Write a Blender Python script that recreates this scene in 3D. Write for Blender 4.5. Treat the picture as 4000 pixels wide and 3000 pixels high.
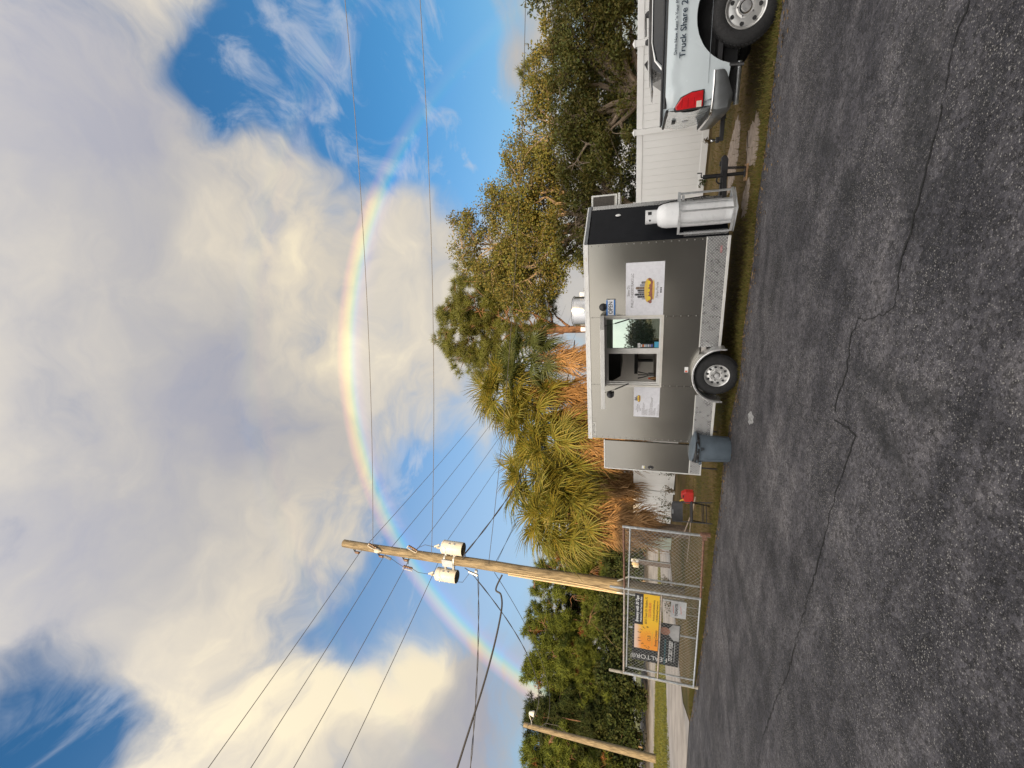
import bpy, math, random
import numpy as np
from mathutils import Matrix, Vector, Euler

scene = bpy.context.scene
for o in list(bpy.data.objects):
    bpy.data.objects.remove(o)
col = scene.collection
R = math.radians
rnd = random.Random(7)
nrs = np.random.RandomState(11)

# ------------------------------------------------------------------ camera (a phone held sideways: the picture lies on its side)
PITCH, ROLL, EYE = 0.2918, 0.0238, 1.5547
fw = Vector((0, math.cos(PITCH), math.sin(PITCH)))
rt0 = Vector((1, 0, 0))
up0 = rt0.cross(fw)
rt = rt0 * math.cos(ROLL) + up0 * math.sin(ROLL)
up = up0 * math.cos(ROLL) - rt0 * math.sin(ROLL)
cam = bpy.data.objects.new('camera', bpy.data.cameras.new('camera'))
col.objects.link(cam)
cx, cy, cz = -up, rt, -fw
cam.matrix_world = Matrix(((cx.x, cy.x, cz.x, 0), (cx.y, cy.y, cz.y, 0), (cx.z, cy.z, cz.z, EYE), (0, 0, 0, 1)))
cam.data.sensor_fit = 'HORIZONTAL'
cam.data.sensor_width = 36
cam.data.lens = 1694.6 / 4000 * 36
cam.data.clip_start = 0.05
cam.data.clip_end = 3000
scene.camera = cam

# ------------------------------------------------------------------ light: low evening sun behind the camera, broken cloud, a rainbow opposite the sun
SUN_EL, SUN_AZ = R(4.33), R(3.65)          # the antisolar point is 3.65 degrees right of straight ahead
ANTI = Vector((math.sin(SUN_AZ) * math.cos(SUN_EL), math.cos(SUN_AZ) * math.cos(SUN_EL), -math.sin(SUN_EL)))
sun = bpy.data.objects.new('sun', bpy.data.lights.new('sun', 'SUN'))
col.objects.link(sun)
sun.data.energy = 5.0
sun.data.angle = R(0.55)
sun.data.color = (1.0, 0.70, 0.36)
sun.rotation_euler = ANTI.to_track_quat('-Z', 'Y').to_euler()
sun.location = (-2, -30, 8)

world = bpy.data.worlds.new('World')
scene.world = world
world.use_nodes = True
scene.view_settings.view_transform = 'Standard'
scene.view_settings.look = 'None'
scene.view_settings.exposure = 0.42
scene.view_settings.gamma = 1.0
scene.view_settings.use_curve_mapping = False
scene.cycles.use_denoising = True
scene.cycles.max_bounces = 6
scene.cycles.diffuse_bounces = 3
scene.cycles.glossy_bounces = 3
scene.cycles.transmission_bounces = 4
scene.cycles.transparent_max_bounces = 6
scene.cycles.sample_clamp_indirect = 6.0

class NT:
    """tiny helper to write node graphs"""
    def __init__(s, tree):
        s.t = tree; tree.nodes.clear()
    def n(s, typ, **kw):
        nd = s.t.nodes.new(typ)
        for k, v in kw.items():
            if k == 'ins':
                for i, val in v.items():
                    if hasattr(val, 'is_output') or isinstance(val, bpy.types.NodeSocket):
                        s.t.links.new(val, nd.inputs[i])
                    else:
                        nd.inputs[i].default_value = val
            else:
                setattr(nd, k, v)
        return nd
    def math(s, op, a, b=0.0, c=0.0, clamp=False):
        return s.n('ShaderNodeMath', operation=op, use_clamp=clamp, ins={0: a, 1: b, 2: c}).outputs[0]
    def vmath(s, op, a, b=(0, 0, 0), out=0):
        return s.n('ShaderNodeVectorMath', operation=op, ins={0: a, 1: b}).outputs[out]
    def noise(s, vec, scale, detail=4, rough=.55, dist=0.0, lac=2.0):
        return s.n('ShaderNodeTexNoise', ins={'Vector': vec, 'Scale': scale, 'Detail': detail, 'Roughness': rough, 'Distortion': dist, 'Lacunarity': lac})
    def ramp(s, fac, stops, interp='LINEAR'):
        nd = s.n('ShaderNodeValToRGB', ins={0: fac}); cr = nd.color_ramp; cr.interpolation = interp
        while len(cr.elements) < len(stops): cr.elements.new(0.5)
        for e, (p, c) in zip(cr.elements, stops):
            e.position = p; e.color = tuple(c) + ((1,) if len(c) == 3 else ())
        return nd.outputs[0]
    def mix(s, fac, a, b, blend='MIX'):
        nd = s.n('ShaderNodeMix', data_type='RGBA', blend_type=blend, clamp_factor=True)
        for i, val in ((0, fac), (6, a), (7, b)):
            if isinstance(val, bpy.types.NodeSocket): s.t.links.new(val, nd.inputs[i])
            else: nd.inputs[i].default_value = val if i == 0 else (tuple(val) + ((1,) if len(val) == 3 else ()))
        return nd.outputs[2]
    def maprange(s, v, a, b, c=0.0, d=1.0, smooth=True):
        return s.n('ShaderNodeMapRange', interpolation_type='SMOOTHSTEP' if smooth else 'LINEAR', ins={0: v, 1: a, 2: b, 3: c, 4: d}).outputs[0]

# cloud cover and cloud brightness: soft patches around directions of the sky (x, y, z, narrowness, amount)
COV=[(0.619,0.614,0.490,110,-0.80),(0.564,0.648,0.512,85,-0.90),(0.531,0.708,0.466,75,-0.85),(0.622,0.661,0.419,50,-0.85),(0.509,0.776,0.372,91,-0.80),(0.631,0.702,0.330,51,-0.90),(0.446,0.738,0.506,365,-0.50),(0.424,0.839,0.340,205,-0.50),(0.524,0.753,0.399,486,0.55),(0.462,0.800,0.382,486,0.50),(0.608,0.640,0.470,678,0.40),(0.633,0.731,0.254,205,0.80),(0.568,0.786,0.245,365,0.60),(0.467,0.565,0.681,486,-0.90),(0.445,0.589,0.674,821,-0.60),(-0.530,0.350,0.772,260,-0.80),(-0.486,0.434,0.759,260,-0.60),(-0.565,0.400,0.722,200,-0.70),(-0.461,0.697,0.549,284,-1.00),(-0.255,0.840,0.478,110,-0.50),(-0.150,0.901,0.405,91,-0.42),(-0.357,0.842,0.403,120,-0.55),(-0.284,0.899,0.334,80,-0.60),(-0.036,0.948,0.315,110,-0.35),(-0.404,0.882,0.243,150,-0.40),(-0.642,0.740,0.202,205,-0.60),(-0.402,0.779,0.480,365,-0.50)]
BRI=[(0.018,0.762,0.647,91,0.34),(0.270,0.705,0.655,91,0.30),(0.332,0.605,0.724,131,0.25),(-0.303,0.697,0.650,91,0.30),(-0.460,0.598,0.656,67,0.26),(-0.548,0.523,0.653,67,0.22),(-0.538,0.700,0.470,321,0.50),(-0.494,0.749,0.442,570,0.50),(-0.593,0.627,0.505,205,0.40),(0.499,0.449,0.742,67,0.30),(0.569,0.562,0.599,91,0.35),(0.137,0.856,0.498,67,0.20),(0.381,0.521,0.764,67,-0.45),(0.408,0.454,0.792,91,-0.20),(-0.089,0.696,0.712,131,-0.50),(0.045,0.626,0.778,131,-0.35),(-0.315,0.521,0.794,51,-0.35),(-0.179,0.455,0.873,51,-0.12),(-0.620,0.690,0.372,91,-0.35),(-0.551,0.779,0.297,91,-0.25),(0.316,0.396,0.862,67,-0.15)]
w = NT(world.node_tree)
wout = w.n('ShaderNodeOutputWorld')
bg = w.n('ShaderNodeBackground', ins={'Strength': 0.075})
w.t.links.new(bg.outputs[0], wout.inputs[0])
sky = w.n('ShaderNodeTexSky', sky_type='NISHITA', sun_disc=False, sun_elevation=SUN_EL, sun_rotation=math.pi + SUN_AZ, altitude=0, air_density=1.2, dust_density=0.6, ozone_density=4.0)
tc = w.n('ShaderNodeTexCoord')
dvec = w.vmath('NORMALIZE', tc.outputs['Generated'])
warp1 = w.noise(dvec, 3.2, 3, .55).outputs['Color']
warp1 = w.vmath('SCALE', w.vmath('SUBTRACT', warp1, (.5, .5, .5)), (0, 0, 0))
warp1.node.inputs['Scale'].default_value = 0.30
dw = w.vmath('NORMALIZE', w.vmath('ADD', dvec, warp1))
def patches(lst, base):
    acc = base
    for x, y, z, k, a in lst:
        L = math.sqrt(x*x+y*y+z*z)
        dt = w.vmath('DOT_PRODUCT', dw, (x/L, y/L, z/L), out=1)
        acc = w.math('MULTIPLY_ADD', w.math('POWER', w.math('MAXIMUM', dt, 0.0), float(k)), a, acc)
    return acc
flat = w.vmath('MULTIPLY', dw, (1.0, 1.0, 1.9))
fb = w.noise(flat, 2.6, 6, .56, 0.2).outputs['Fac']
fb2 = w.noise(flat, 7.0, 6, .58, 0.1).outputs['Fac']
cov = patches(COV + [(-.0635, -.995, .0755, 18, -.7)], w.math('MULTIPLY_ADD', fb, 1.3, 0.46))
cov = w.math('MULTIPLY_ADD', w.math('SUBTRACT', fb2, 0.5), 1.15, cov)
cover = w.maprange(cov, 0.14, 1.08)
bri = patches(BRI, w.math('MULTIPLY_ADD', w.math('SUBTRACT', fb2, .5), .85, 0.47))
bri = w.math('MULTIPLY_ADD', w.math('SUBTRACT', fb, .5), 0.7, bri)
cloud = w.ramp(bri, [(0.0, (.38, .38, .43)), (.3, (.455, .44, .44)), (.55, (.55, .515, .47)), (.8, (.70, .63, .52)), (1.0, (.90, .79, .58))])
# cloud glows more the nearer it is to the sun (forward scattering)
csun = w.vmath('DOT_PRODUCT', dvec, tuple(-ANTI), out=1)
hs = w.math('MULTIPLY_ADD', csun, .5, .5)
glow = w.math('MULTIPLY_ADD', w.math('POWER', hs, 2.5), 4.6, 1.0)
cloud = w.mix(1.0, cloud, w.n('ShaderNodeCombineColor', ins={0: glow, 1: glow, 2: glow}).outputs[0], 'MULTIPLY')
cloud = w.mix(1.0, cloud, (10.0, 10.0, 10.0), 'MULTIPLY')
blue = w.mix(1.0, sky.outputs[0], (2.9, 3.8, 3.9), 'MULTIPLY')
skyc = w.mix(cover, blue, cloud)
# thin high streaks and evening haze over the blue gaps
rotv = w.n('ShaderNodeVectorRotate', rotation_type='AXIS_ANGLE', ins={'Vector': dvec, 'Axis': (.3, .2, .93), 'Angle': .6}).outputs[0]
cir = w.noise(w.vmath('MULTIPLY', rotv, (2.2, 1.0, 3.6)), 4.2, 6, .62, .8).outputs['Fac']
veil = w.math('MULTIPLY', w.maprange(cir, .46, .74), .66)
lowv = w.maprange(w.vmath('DOT_PRODUCT', dvec, (.28, 0, .96), out=1), .62, .12, 0.0, .5)
veil = w.math('MULTIPLY', w.math('MAXIMUM', veil, lowv), w.math('SUBTRACT', 1.0, cover))
skyc = w.mix(veil, skyc, (5.4, 5.9, 6.9))
# rainbow: a ring 42 degrees about the antisolar point, brighter sky inside, faint second bow
ca = w.vmath('DOT_PRODUCT', dvec, tuple(ANTI), out=1)
ang = w.math('ARCCOSINE', ca)
bow = w.ramp(w.maprange(ang, R(39.0), R(43.1), smooth=False), [(0.0, (.09, .10, .11)), (.25, (.11, .11, .16)), (.42, (.15, .13, .30)), (.52, (.08, .26, .46)), (.60, (.12, .44, .26)), (.69, (.52, .52, .08)), (.79, (.62, .36, .05)), (.89, (.40, .11, .06)), (1.0, (0, 0, 0))])
lowfade = w.maprange(w.vmath('DOT_PRODUCT', dvec, (1, 0, 0), out=1), 0.60, 0.28)
bowk = w.math('MULTIPLY', w.math('MULTIPLY_ADD', lowfade, 4.5, 0.4), w.math('MULTIPLY_ADD', cover, .15, .85))
skyc = w.n('ShaderNodeVectorMath', operation='MULTIPLY_ADD', ins={0: bow, 1: w.n('ShaderNodeCombineColor', ins={0: bowk, 1: bowk, 2: bowk}).outputs[0], 2: skyc}).outputs[0]
bow2 = w.ramp(w.maprange(ang, R(50.0), R(54.0), smooth=False), [(0.0, (0, 0, 0)), (.3, (.16, .05, .03)), (.55, (.05, .10, .04)), (.8, (.03, .06, .12)), (1.0, (0, 0, 0))])
skyc = w.n('ShaderNodeVectorMath', operation='MULTIPLY_ADD', ins={0: bow2, 1: (1.2, 1.2, 1.2), 2: skyc}).outputs[0]
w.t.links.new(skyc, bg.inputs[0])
world.cycles.sampling_method = 'MANUAL'
world.cycles.sample_map_resolution = 512

# ------------------------------------------------------------------ materials
MATS = {}
def M(name, color, rough=.6, metal=0.0, var=.12, scale=6.0, bump=0.0, bscale=40.0, coat=0.0, spec=.5, color2=None, stretch=(1, 1, 1), island=0.0, island2=None, trans=0.0, wave=0.0, rv=.08):
    if name in MATS: return MATS[name]
    m = bpy.data.materials.new(name); m.use_nodes = True
    g = NT(m.node_tree)
    out = g.n('ShaderNodeOutputMaterial'); b = g.n('ShaderNodeBsdfPrincipled')
    g.t.links.new(b.outputs[0], out.inputs[0])
    co = g.n('ShaderNodeTexCoord').outputs['Object']
    vec = g.vmath('MULTIPLY', co, stretch)
    n1 = g.noise(vec, scale, 5, .6).outputs['Fac']
    c = color
    lo = tuple(max(0, v * (1 - var * 1.6)) for v in c)
    hi = tuple(min(1, v * (1 + var * 1.6)) for v in (color2 or c))
    cc = g.ramp(n1, [(.28, lo), (.72, hi)])
    if island > 0:
        gi = g.n('ShaderNodeNewGeometry').outputs['Random Per Island']
        c2 = island2 or tuple(v * .45 for v in c)
        cc = g.mix(g.math('MULTIPLY', gi, island), cc, c2)
    g.t.links.new(cc, b.inputs['Base Color'])
    r2 = g.maprange(g.noise(vec, scale * 2.3, 4, .6).outputs['Fac'], .3, .7, max(.02, rough - rv), min(1, rough + rv))
    g.t.links.new(r2, b.inputs['Roughness'])
    b.inputs['Metallic'].default_value = metal
    b.inputs['Specular IOR Level'].default_value = spec
    b.inputs['Coat Weight'].default_value = coat
    b.inputs['Coat Roughness'].default_value = .08
    if trans > 0:
        b.inputs['Subsurface Weight'].default_value = 0.0
        tl = g.n('ShaderNodeBsdfTranslucent'); g.t.links.new(cc, tl.inputs[0])
        mx = g.n('ShaderNodeMixShader', ins={0: trans}); g.t.links.new(b.outputs[0], mx.inputs[1]); g.t.links.new(tl.outputs[0], mx.inputs[2])
        g.t.links.new(mx.outputs[0], out.inputs[0])
    if bump > 0 or wave > 0:
        h = g.noise(vec, bscale, 4, .6).outputs['Fac']
        bp = g.n('ShaderNodeBump', ins={'Strength': min(1, bump) if bump else 0.0, 'Distance': .01, 'Height': h})
        if wave > 0:
            h2 = g.noise(co, 2.2, 2, .4).outputs['Fac']
            bp2 = g.n('ShaderNodeBump', ins={'Strength': wave, 'Distance': .05, 'Height': h2})
            g.t.links.new(bp2.outputs[0], bp.inputs['Normal'])
        g.t.links.new(bp.outputs[0], b.inputs['Normal'])
    MATS[name] = m
    return m

# ------------------------------------------------------------------ mesh helpers
class MB:
    def __init__(s, mtx=None):
        s.v = []; s.f = []; s.m = mtx or Matrix()
    def add(s, vs, fs):
        b = len(s.v)
        s.v += [tuple(s.m @ Vector(p)) for p in vs]
        s.f += [tuple(b + i for i in f) for f in fs]
        return s
    def box(s, x0, x1, y0, y1, z0, z1):
        v = [(x, y, z) for x in (x0, x1) for y in (y0, y1) for z in (z0, z1)]
        return s.add(v, [(0, 1, 3, 2), (4, 6, 7, 5), (0, 4, 5, 1), (2, 3, 7, 6), (0, 2, 6, 4), (1, 5, 7, 3)])
    def cyl(s, p0, p1, r0, r1=None, n=12, caps=True):
        r1 = r0 if r1 is None else r1
        p0, p1 = Vector(p0), Vector(p1); ax = (p1 - p0).normalized()
        a = ax.orthogonal().normalized(); b = ax.cross(a)
        vs = []
        for p, r in ((p0, r0), (p1, r1)):
            for i in range(n):
                t = 2 * math.pi * i / n
                vs.append(p + (a * math.cos(t) + b * math.sin(t)) * r)
        fs = [(i, (i + 1) % n, n + (i + 1) % n, n + i) for i in range(n)]
        if caps: fs += [tuple(range(n - 1, -1, -1)), tuple(range(n, 2 * n))]
        return s.add(vs, fs)
    def tube(s, pts, r, n=6, caps=True):
        pts = [Vector(p) for p in pts]; k = len(pts)
        rs = r if isinstance(r, (list, tuple)) else [r] * k
        vs = []; a = None
        for i, p in enumerate(pts):
            t = (pts[min(i + 1, k - 1)] - pts[max(i - 1, 0)])
            t = t.normalized() if t.length > 1e-9 else Vector((0, 0, 1))
            if a is None: a = t.orthogonal().normalized()
            a = (a - t * a.dot(t)); a = a.normalized() if a.length > 1e-6 else t.orthogonal().normalized()
            b = t.cross(a)
            for j in range(n):
                q = 2 * math.pi * j / n
                vs.append(p + (a * math.cos(q) + b * math.sin(q)) * rs[i])
        fs = []
        for i in range(k - 1):
            for j in range(n):
                fs.append((i * n + j, i * n + (j + 1) % n, (i + 1) * n + (j + 1) % n, (i + 1) * n + j))
        if caps: fs += [tuple(range(n - 1, -1, -1)), tuple(range((k - 1) * n, k * n))]
        return s.add(vs, fs)
    def lathe(s, prof, n=24, axis='Z', c=(0, 0, 0), a0=0.0, a1=2 * math.pi):
        full = abs(a1 - a0 - 2 * math.pi) < 1e-6; m_ = n if full else n + 1
        vs = []
        for r, z in prof:
            for i in range(m_):
                t = a0 + (a1 - a0) * i / n
                x, y = r * math.cos(t), r * math.sin(t)
                p = {'Z': (x, y, z), 'Y': (x, z, y), 'X': (z, x, y)}[axis]
                vs.append((p[0] + c[0], p[1] + c[1], p[2] + c[2]))
        fs = []
        for i in range(len(prof) - 1):
            for j in range(n):
                fs.append((i * m_ + j, i * m_ + (j + 1) % m_, (i + 1) * m_ + (j + 1) % m_, (i + 1) * m_ + j))
        return s.add(vs, fs)
    def prism(s, poly, y0, y1, plane='XZ'):
        n = len(poly); vs = []
        for y in (y0, y1):
            for a, b in poly:
                vs.append({'XZ': (a, y, b), 'XY': (a, b, y), 'YZ': (y, a, b)}[plane])
        fs = [tuple(range(n)), tuple(range(2 * n - 1, n - 1, -1))]
        fs += [(i, i + n, (i + 1) % n + n, (i + 1) % n) for i in range(n)]
        return s.add(vs, fs)
    def sheet(s, poly, z=0.0):
        return s.add([(p[0], p[1], p[2] if len(p) > 2 else z) for p in poly], [tuple(range(len(poly)))])
    def build(s, name, mat, parent=None, smooth=False, bevel=0.0, fix=True):
        me = bpy.data.meshes.new(name); me.from_pydata(s.v, [], s.f); me.validate()
        if fix:
            import bmesh
            bm = bmesh.new(); bm.from_mesh(me)
            bmesh.ops.recalc_face_normals(bm, faces=bm.faces)
            bm.to_mesh(me); bm.free()
        me.materials.append(mat)
        if smooth:
            for p in me.polygons: p.use_smooth = True
            try: me.set_sharp_from_angle(angle=R(40))
            except Exception: pass
        o = bpy.data.objects.new(name, me); col.objects.link(o)
        if parent: o.parent = parent
        if bevel > 0:
            b = o.modifiers.new('bevel', 'BEVEL'); b.width = bevel; b.segments = 2; b.limit_method = 'ANGLE'; b.angle_limit = R(40)
        return o
def fastmesh(name, V, F, mat, parent=None):
    """V (n,3) and F (m,k) numpy arrays -> one mesh object"""
    me = bpy.data.meshes.new(name); k = F.shape[1]
    me.vertices.add(len(V)); me.vertices.foreach_set('co', np.ascontiguousarray(V, dtype=np.float32).ravel())
    me.loops.add(F.size); me.loops.foreach_set('vertex_index', np.ascontiguousarray(F, dtype=np.int32).ravel())
    me.polygons.add(len(F)); me.polygons.foreach_set('loop_start', np.arange(0, F.size, k, dtype=np.int32))
    me.update(calc_edges=True); me.materials.append(mat)
    o = bpy.data.objects.new(name, me); col.objects.link(o)
    if parent: o.parent = parent
    return o
def tag(o, label=None, cat=None, group=None, kind=None):
    if label: o['label'] = label
    if cat: o['category'] = cat
    if group: o['group'] = group
    if kind: o['kind'] = kind
    return o
def thing(name, label, cat, loc=(0, 0, 0), rz=0.0, group=None):
    o = bpy.data.objects.new(name, None); col.objects.link(o)
    o.location = loc; o.rotation_euler = (0, 0, rz); o.empty_display_size = .2
    return tag(o, label, cat, group)
def lettering(body, size, mat, parent, loc, rot=(math.pi / 2, 0, 0), align='CENTER', sx=1.0, shear=0.0, bold=0.0, name='lettering', depth=.0006, spacing=1.0):
    cu = bpy.data.curves.new(name, 'FONT'); cu.body = body; cu.size = size; cu.align_x = align; cu.align_y = 'CENTER'
    cu.extrude = depth; cu.shear = shear; cu.offset = bold; cu.space_character = spacing; cu.resolution_u = 3
    t = bpy.data.objects.new('tmp_text', cu); col.objects.link(t)
    dg = bpy.context.evaluated_depsgraph_get()
    me = bpy.data.meshes.new_from_object(t.evaluated_get(dg)); me.name = name
    bpy.data.objects.remove(t); bpy.data.curves.remove(cu)
    me.materials.clear(); me.materials.append(mat)
    o = bpy.data.objects.new(name, me); col.objects.link(o); o.parent = parent
    o.location = loc; o.rotation_euler = rot; o.scale = (sx, 1, 1)
    return o
def copy_tree(o, parent=None):
    c = o.copy(); col.objects.link(c); c.parent = parent
    for ch in list(o.children): copy_tree(ch, c)
    return c
# ------------------------------------------------------------------ shared materials
m_white = M('white vinyl', (.79, .79, .78), .45, var=.045, scale=2.2, stretch=(1, 1, .35))
m_galv = M('galvanised steel', (.52, .54, .55), .42, metal=.75, var=.18, scale=22)
m_rust = M('rusty steel', (.20, .105, .07), .8, var=.35, scale=25, bump=.3)
m_rustgalv = M('rust streaked galvanised tube', (.50, .48, .44), .55, metal=.35, var=.30, scale=14, color2=(.46, .36, .28))
m_black = M('black steel', (.018, .018, .02), .5, var=.2)
m_blackplastic = M('black plastic', (.022, .022, .024), .55, var=.2)
m_rubber = M('tyre rubber', (.016, .016, .017), .78, var=.25, scale=20, bump=.25, bscale=60)
m_chrome = M('chrome', (.82, .82, .82), .12, metal=1, var=.03)
m_alum = M('bare aluminium', (.72, .72, .72), .34, metal=.9, var=.08, scale=10)
m_ink = M('black print', (.02, .02, .022), .6, var=.1)
m_whiteprint = M('white print', (.75, .75, .74), .6, var=.03)
m_darkglass = M('dark tinted glass', (.010, .012, .014), .06, var=.05, spec=.45)

def asphalt_mat():
    m = bpy.data.materials.new('asphalt'); m.use_nodes = True; g = NT(m.node_tree)
    out = g.n('ShaderNodeOutputMaterial'); b = g.n('ShaderNodeBsdfPrincipled'); g.t.links.new(b.outputs[0], out.inputs[0])
    co = g.n('ShaderNodeTexCoord').outputs['Object']
    big = g.noise(co, .36, 6, .66, .8).outputs['Fac']
    st = g.vmath('MULTIPLY', g.n('ShaderNodeVectorRotate', rotation_type='Z_AXIS', ins={'Vector': co, 'Angle': R(28)}).outputs[0], (.35, 1.5, 1))
    streak = g.noise(st, 1.3, 6, .68, .6).outputs['Fac']
    mid = g.noise(co, 3.2, 5, .6).outputs['Fac']
    fine = g.noise(co, 95, 3, .7).outputs['Fac']
    t = g.math('MULTIPLY_ADD', big, .55, g.math('MULTIPLY_ADD', streak, .45, g.math('MULTIPLY', mid, .35)))
    base = g.ramp(t, [(.54, (.014, .014, .017)), (.63, (.034, .033, .037)), (.71, (.066, .063, .067)), (.82, (.115, .108, .108))])
    v1 = g.n('ShaderNodeTexVoronoi', feature='F1', ins={'Vector': co, 'Scale': 105.0, 'Randomness': 1.0})
    v2 = g.n('ShaderNodeTexVoronoi', feature='F1', ins={'Vector': co, 'Scale': 230.0, 'Randomness': 1.0})
    rnd1 = g.n('ShaderNodeSeparateColor', ins={0: v1.outputs['Color']}).outputs[0]
    rnd2 = g.n('ShaderNodeSeparateColor', ins={0: v2.outputs['Color']}).outputs[0]
    wear = g.maprange(g.noise(co, .9, 4, .6, .5).outputs['Fac'], .3, .7, .25, 1.0)
    s1 = g.math('MULTIPLY', g.math('MULTIPLY', g.maprange(rnd1, .70, 1.0), g.maprange(v1.outputs['Distance'], .6, .2)), wear)
    s2 = g.math('MULTIPLY', g.math('MULTIPLY', g.maprange(rnd2, .40, 1.0), g.maprange(v2.outputs['Distance'], .6, .2)), wear)
    v3 = g.n('ShaderNodeTexVoronoi', feature='F1', ins={'Vector': co, 'Scale': 42.0, 'Randomness': 1.0})
    rnd3 = g.n('ShaderNodeSeparateColor', ins={0: v3.outputs['Color']}).outputs[1]
    mott = g.math('MULTIPLY_ADD', g.math('SUBTRACT', rnd3, .5), .95, g.math('MULTIPLY_ADD', g.math('SUBTRACT', g.noise(co, 15, 4, .75).outputs['Fac'], .5), 1.7, 1.0))
    base = g.mix(1.0, base, g.n('ShaderNodeCombineColor', ins={0: mott, 1: mott, 2: g.math('MULTIPLY', mott, 1.05)}).outputs[0], 'MULTIPLY')
    pit = g.maprange(rnd1, .22, .0)
    grit = g.math('MULTIPLY_ADD', g.math('SUBTRACT', fine, .5), 2.2, 1.0)
    c = g.mix(1.0, base, g.n('ShaderNodeCombineColor', ins={0: grit, 1: grit, 2: grit}).outputs[0], 'MULTIPLY')
    c = g.mix(g.math('MULTIPLY', pit, .55), c, (.012, .012, .013))
    c = g.mix(g.math('MULTIPLY', s2, .60), c, (.27, .255, .245))
    c = g.mix(g.math('MULTIPLY', s1, .85), c, (.46, .44, .41))
    smear = 0.0
    for px_, py_, an_, hl_, hw_ in ((.03, 3.33, -1.823, .95, .13), (-.26, 3.52, -2.194, .75, .12), (1.68, 3.19, 3.044, .9, .28), (2.23, 4.58, -2.212, .42, .12), (1.63, 4.08, -2.292, .26, .16), (-3.08, 7.40, -1.930, 1.7, .22), (-4.2, 8.6, -2.3, 2.2, .16)):
        wv_ = g.vmath('ADD', co, g.vmath('MULTIPLY', g.vmath('SUBTRACT', g.noise(co, 5.0, 4, .65).outputs['Color'], (.5, .5, .5)), (.22, .22, 0)))
        mp_ = g.n('ShaderNodeMapping', vector_type='TEXTURE', ins={'Vector': wv_, 'Location': (px_, py_, 0.01), 'Rotation': (0, 0, an_), 'Scale': (hl_, hw_, 1.0)}).outputs[0]
        smear = g.math('ADD', smear, g.maprange(g.vmath('LENGTH', mp_, out=1), 1.15, .2))
    smear = g.math('MULTIPLY', g.math('MINIMUM', smear, 1.0), g.maprange(g.noise(co, 7, 4, .6).outputs['Fac'], .25, .7, .35, 1.0))
    c = g.mix(g.math('MULTIPLY', smear, .68), c, (.012, .013, .014))
    oil = g.maprange(g.noise(co, 1.15, 4, .6, .3).outputs['Fac'], .62, .72)
    c = g.mix(g.math('MULTIPLY', oil, .5), c, (.024, .025, .026))
    g.t.links.new(c, b.inputs['Base Color'])
    b.inputs['Roughness'].default_value = .86; b.inputs['Specular IOR Level'].default_value = .35
    h = g.math('ADD', g.math('MULTIPLY', v1.outputs['Distance'], -.6), g.math('MULTIPLY', fine, .7))
    bp = g.n('ShaderNodeBump', ins={'Strength': .7, 'Distance': .006, 'Height': h}); g.t.links.new(bp.outputs[0], b.inputs['Normal'])
    return m
def turf_mat():
    m = bpy.data.materials.new('turf and bare soil'); m.use_nodes = True; g = NT(m.node_tree)
    out = g.n('ShaderNodeOutputMaterial'); b = g.n('ShaderNodeBsdfPrincipled'); g.t.links.new(b.outputs[0], out.inputs[0])
    co = g.n('ShaderNodeTexCoord').outputs['Object']
    a = g.noise(co, .55, 5, .6, .3).outputs['Fac']; f = g.noise(co, 26, 4, .7).outputs['Fac']
    t = g.math('MULTIPLY_ADD', f, .5, g.math('MULTIPLY', a, .75))
    c = g.ramp(t, [(.36, (.034, .048, .014)), (.50, (.075, .070, .022)), (.62, (.135, .092, .036)), (.80, (.20, .14, .07))])
    g.t.links.new(c, b.inputs['Base Color']); b.inputs['Roughness'].default_value = .95; b.inputs['Specular IOR Level'].default_value = .2
    bp = g.n('ShaderNodeBump', ins={'Strength': .9, 'Distance': .03, 'Height': f}); g.t.links.new(bp.outputs[0], b.inputs['Normal'])
    return m
m_asphalt = asphalt_mat(); m_turf = turf_mat()
m_road = M('worn concrete road', (.34, .31, .285), .85, var=.22, scale=.8, bump=.3, bscale=30)
m_sand = M('bare sandy soil', (.33, .265, .215), .95, var=.22, scale=9, bump=.5, bscale=35)
m_lawn = M('mown lawn', (.085, .115, .022), .95, var=.3, scale=1.2, bump=.6, bscale=25, color2=(.12, .12, .03))

def struct(name, mb, mat, **kw):
    o = mb.build(name, mat, **kw); o['kind'] = 'structure'; return o
# one sheet of ground to the horizon
struct('ground', MB().sheet([(-900, -900), (900, -900), (900, 900), (-900, 900)], 0), m_turf)
EDGE = [(5.00,5.91),(4.81,6.04),(4.21,6.32),(3.59,6.56),(3.15,6.78),(2.83,7.02),(2.50,7.14),(2.00,7.24),(1.48,7.52),(0.92,7.81),(0.51,7.90),(0.18,8.02),(-0.56,8.70),(-1.40,9.28),(-2.21,9.54),(-2.61,9.70),(-3.46,10.16),(-4.33,10.53),(-5.26,11.02),(-6.33,11.64),(-7.11,12.10),(-8.19,12.72),(-9.39,13.42)]
full_edge = [(30, -8.0), (16, -.1), (9, 3.75)] + EDGE
jag = []
for (x0, y0), (x1, y1) in zip(full_edge, full_edge[1:]):
    L = math.hypot(x1 - x0, y1 - y0); k = max(1, int(L / .09)) if L < 4 else 3
    for i in range(k):
        t = i / k; j = rnd.uniform(-.035, .045) if L < 4 else 0
        jag.append((x0 + (x1 - x0) * t + j * .4, y0 + (y1 - y0) * t + j))
jag.append((-9.6, 13.55))
lot = MB().sheet(jag + [(-14, 15.5), (-26, 12), (-60, 8), (-60, -60), (60, -60), (60, -25)], .010)
lot_o = struct('asphalt_lot', lot, m_asphalt)
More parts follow.
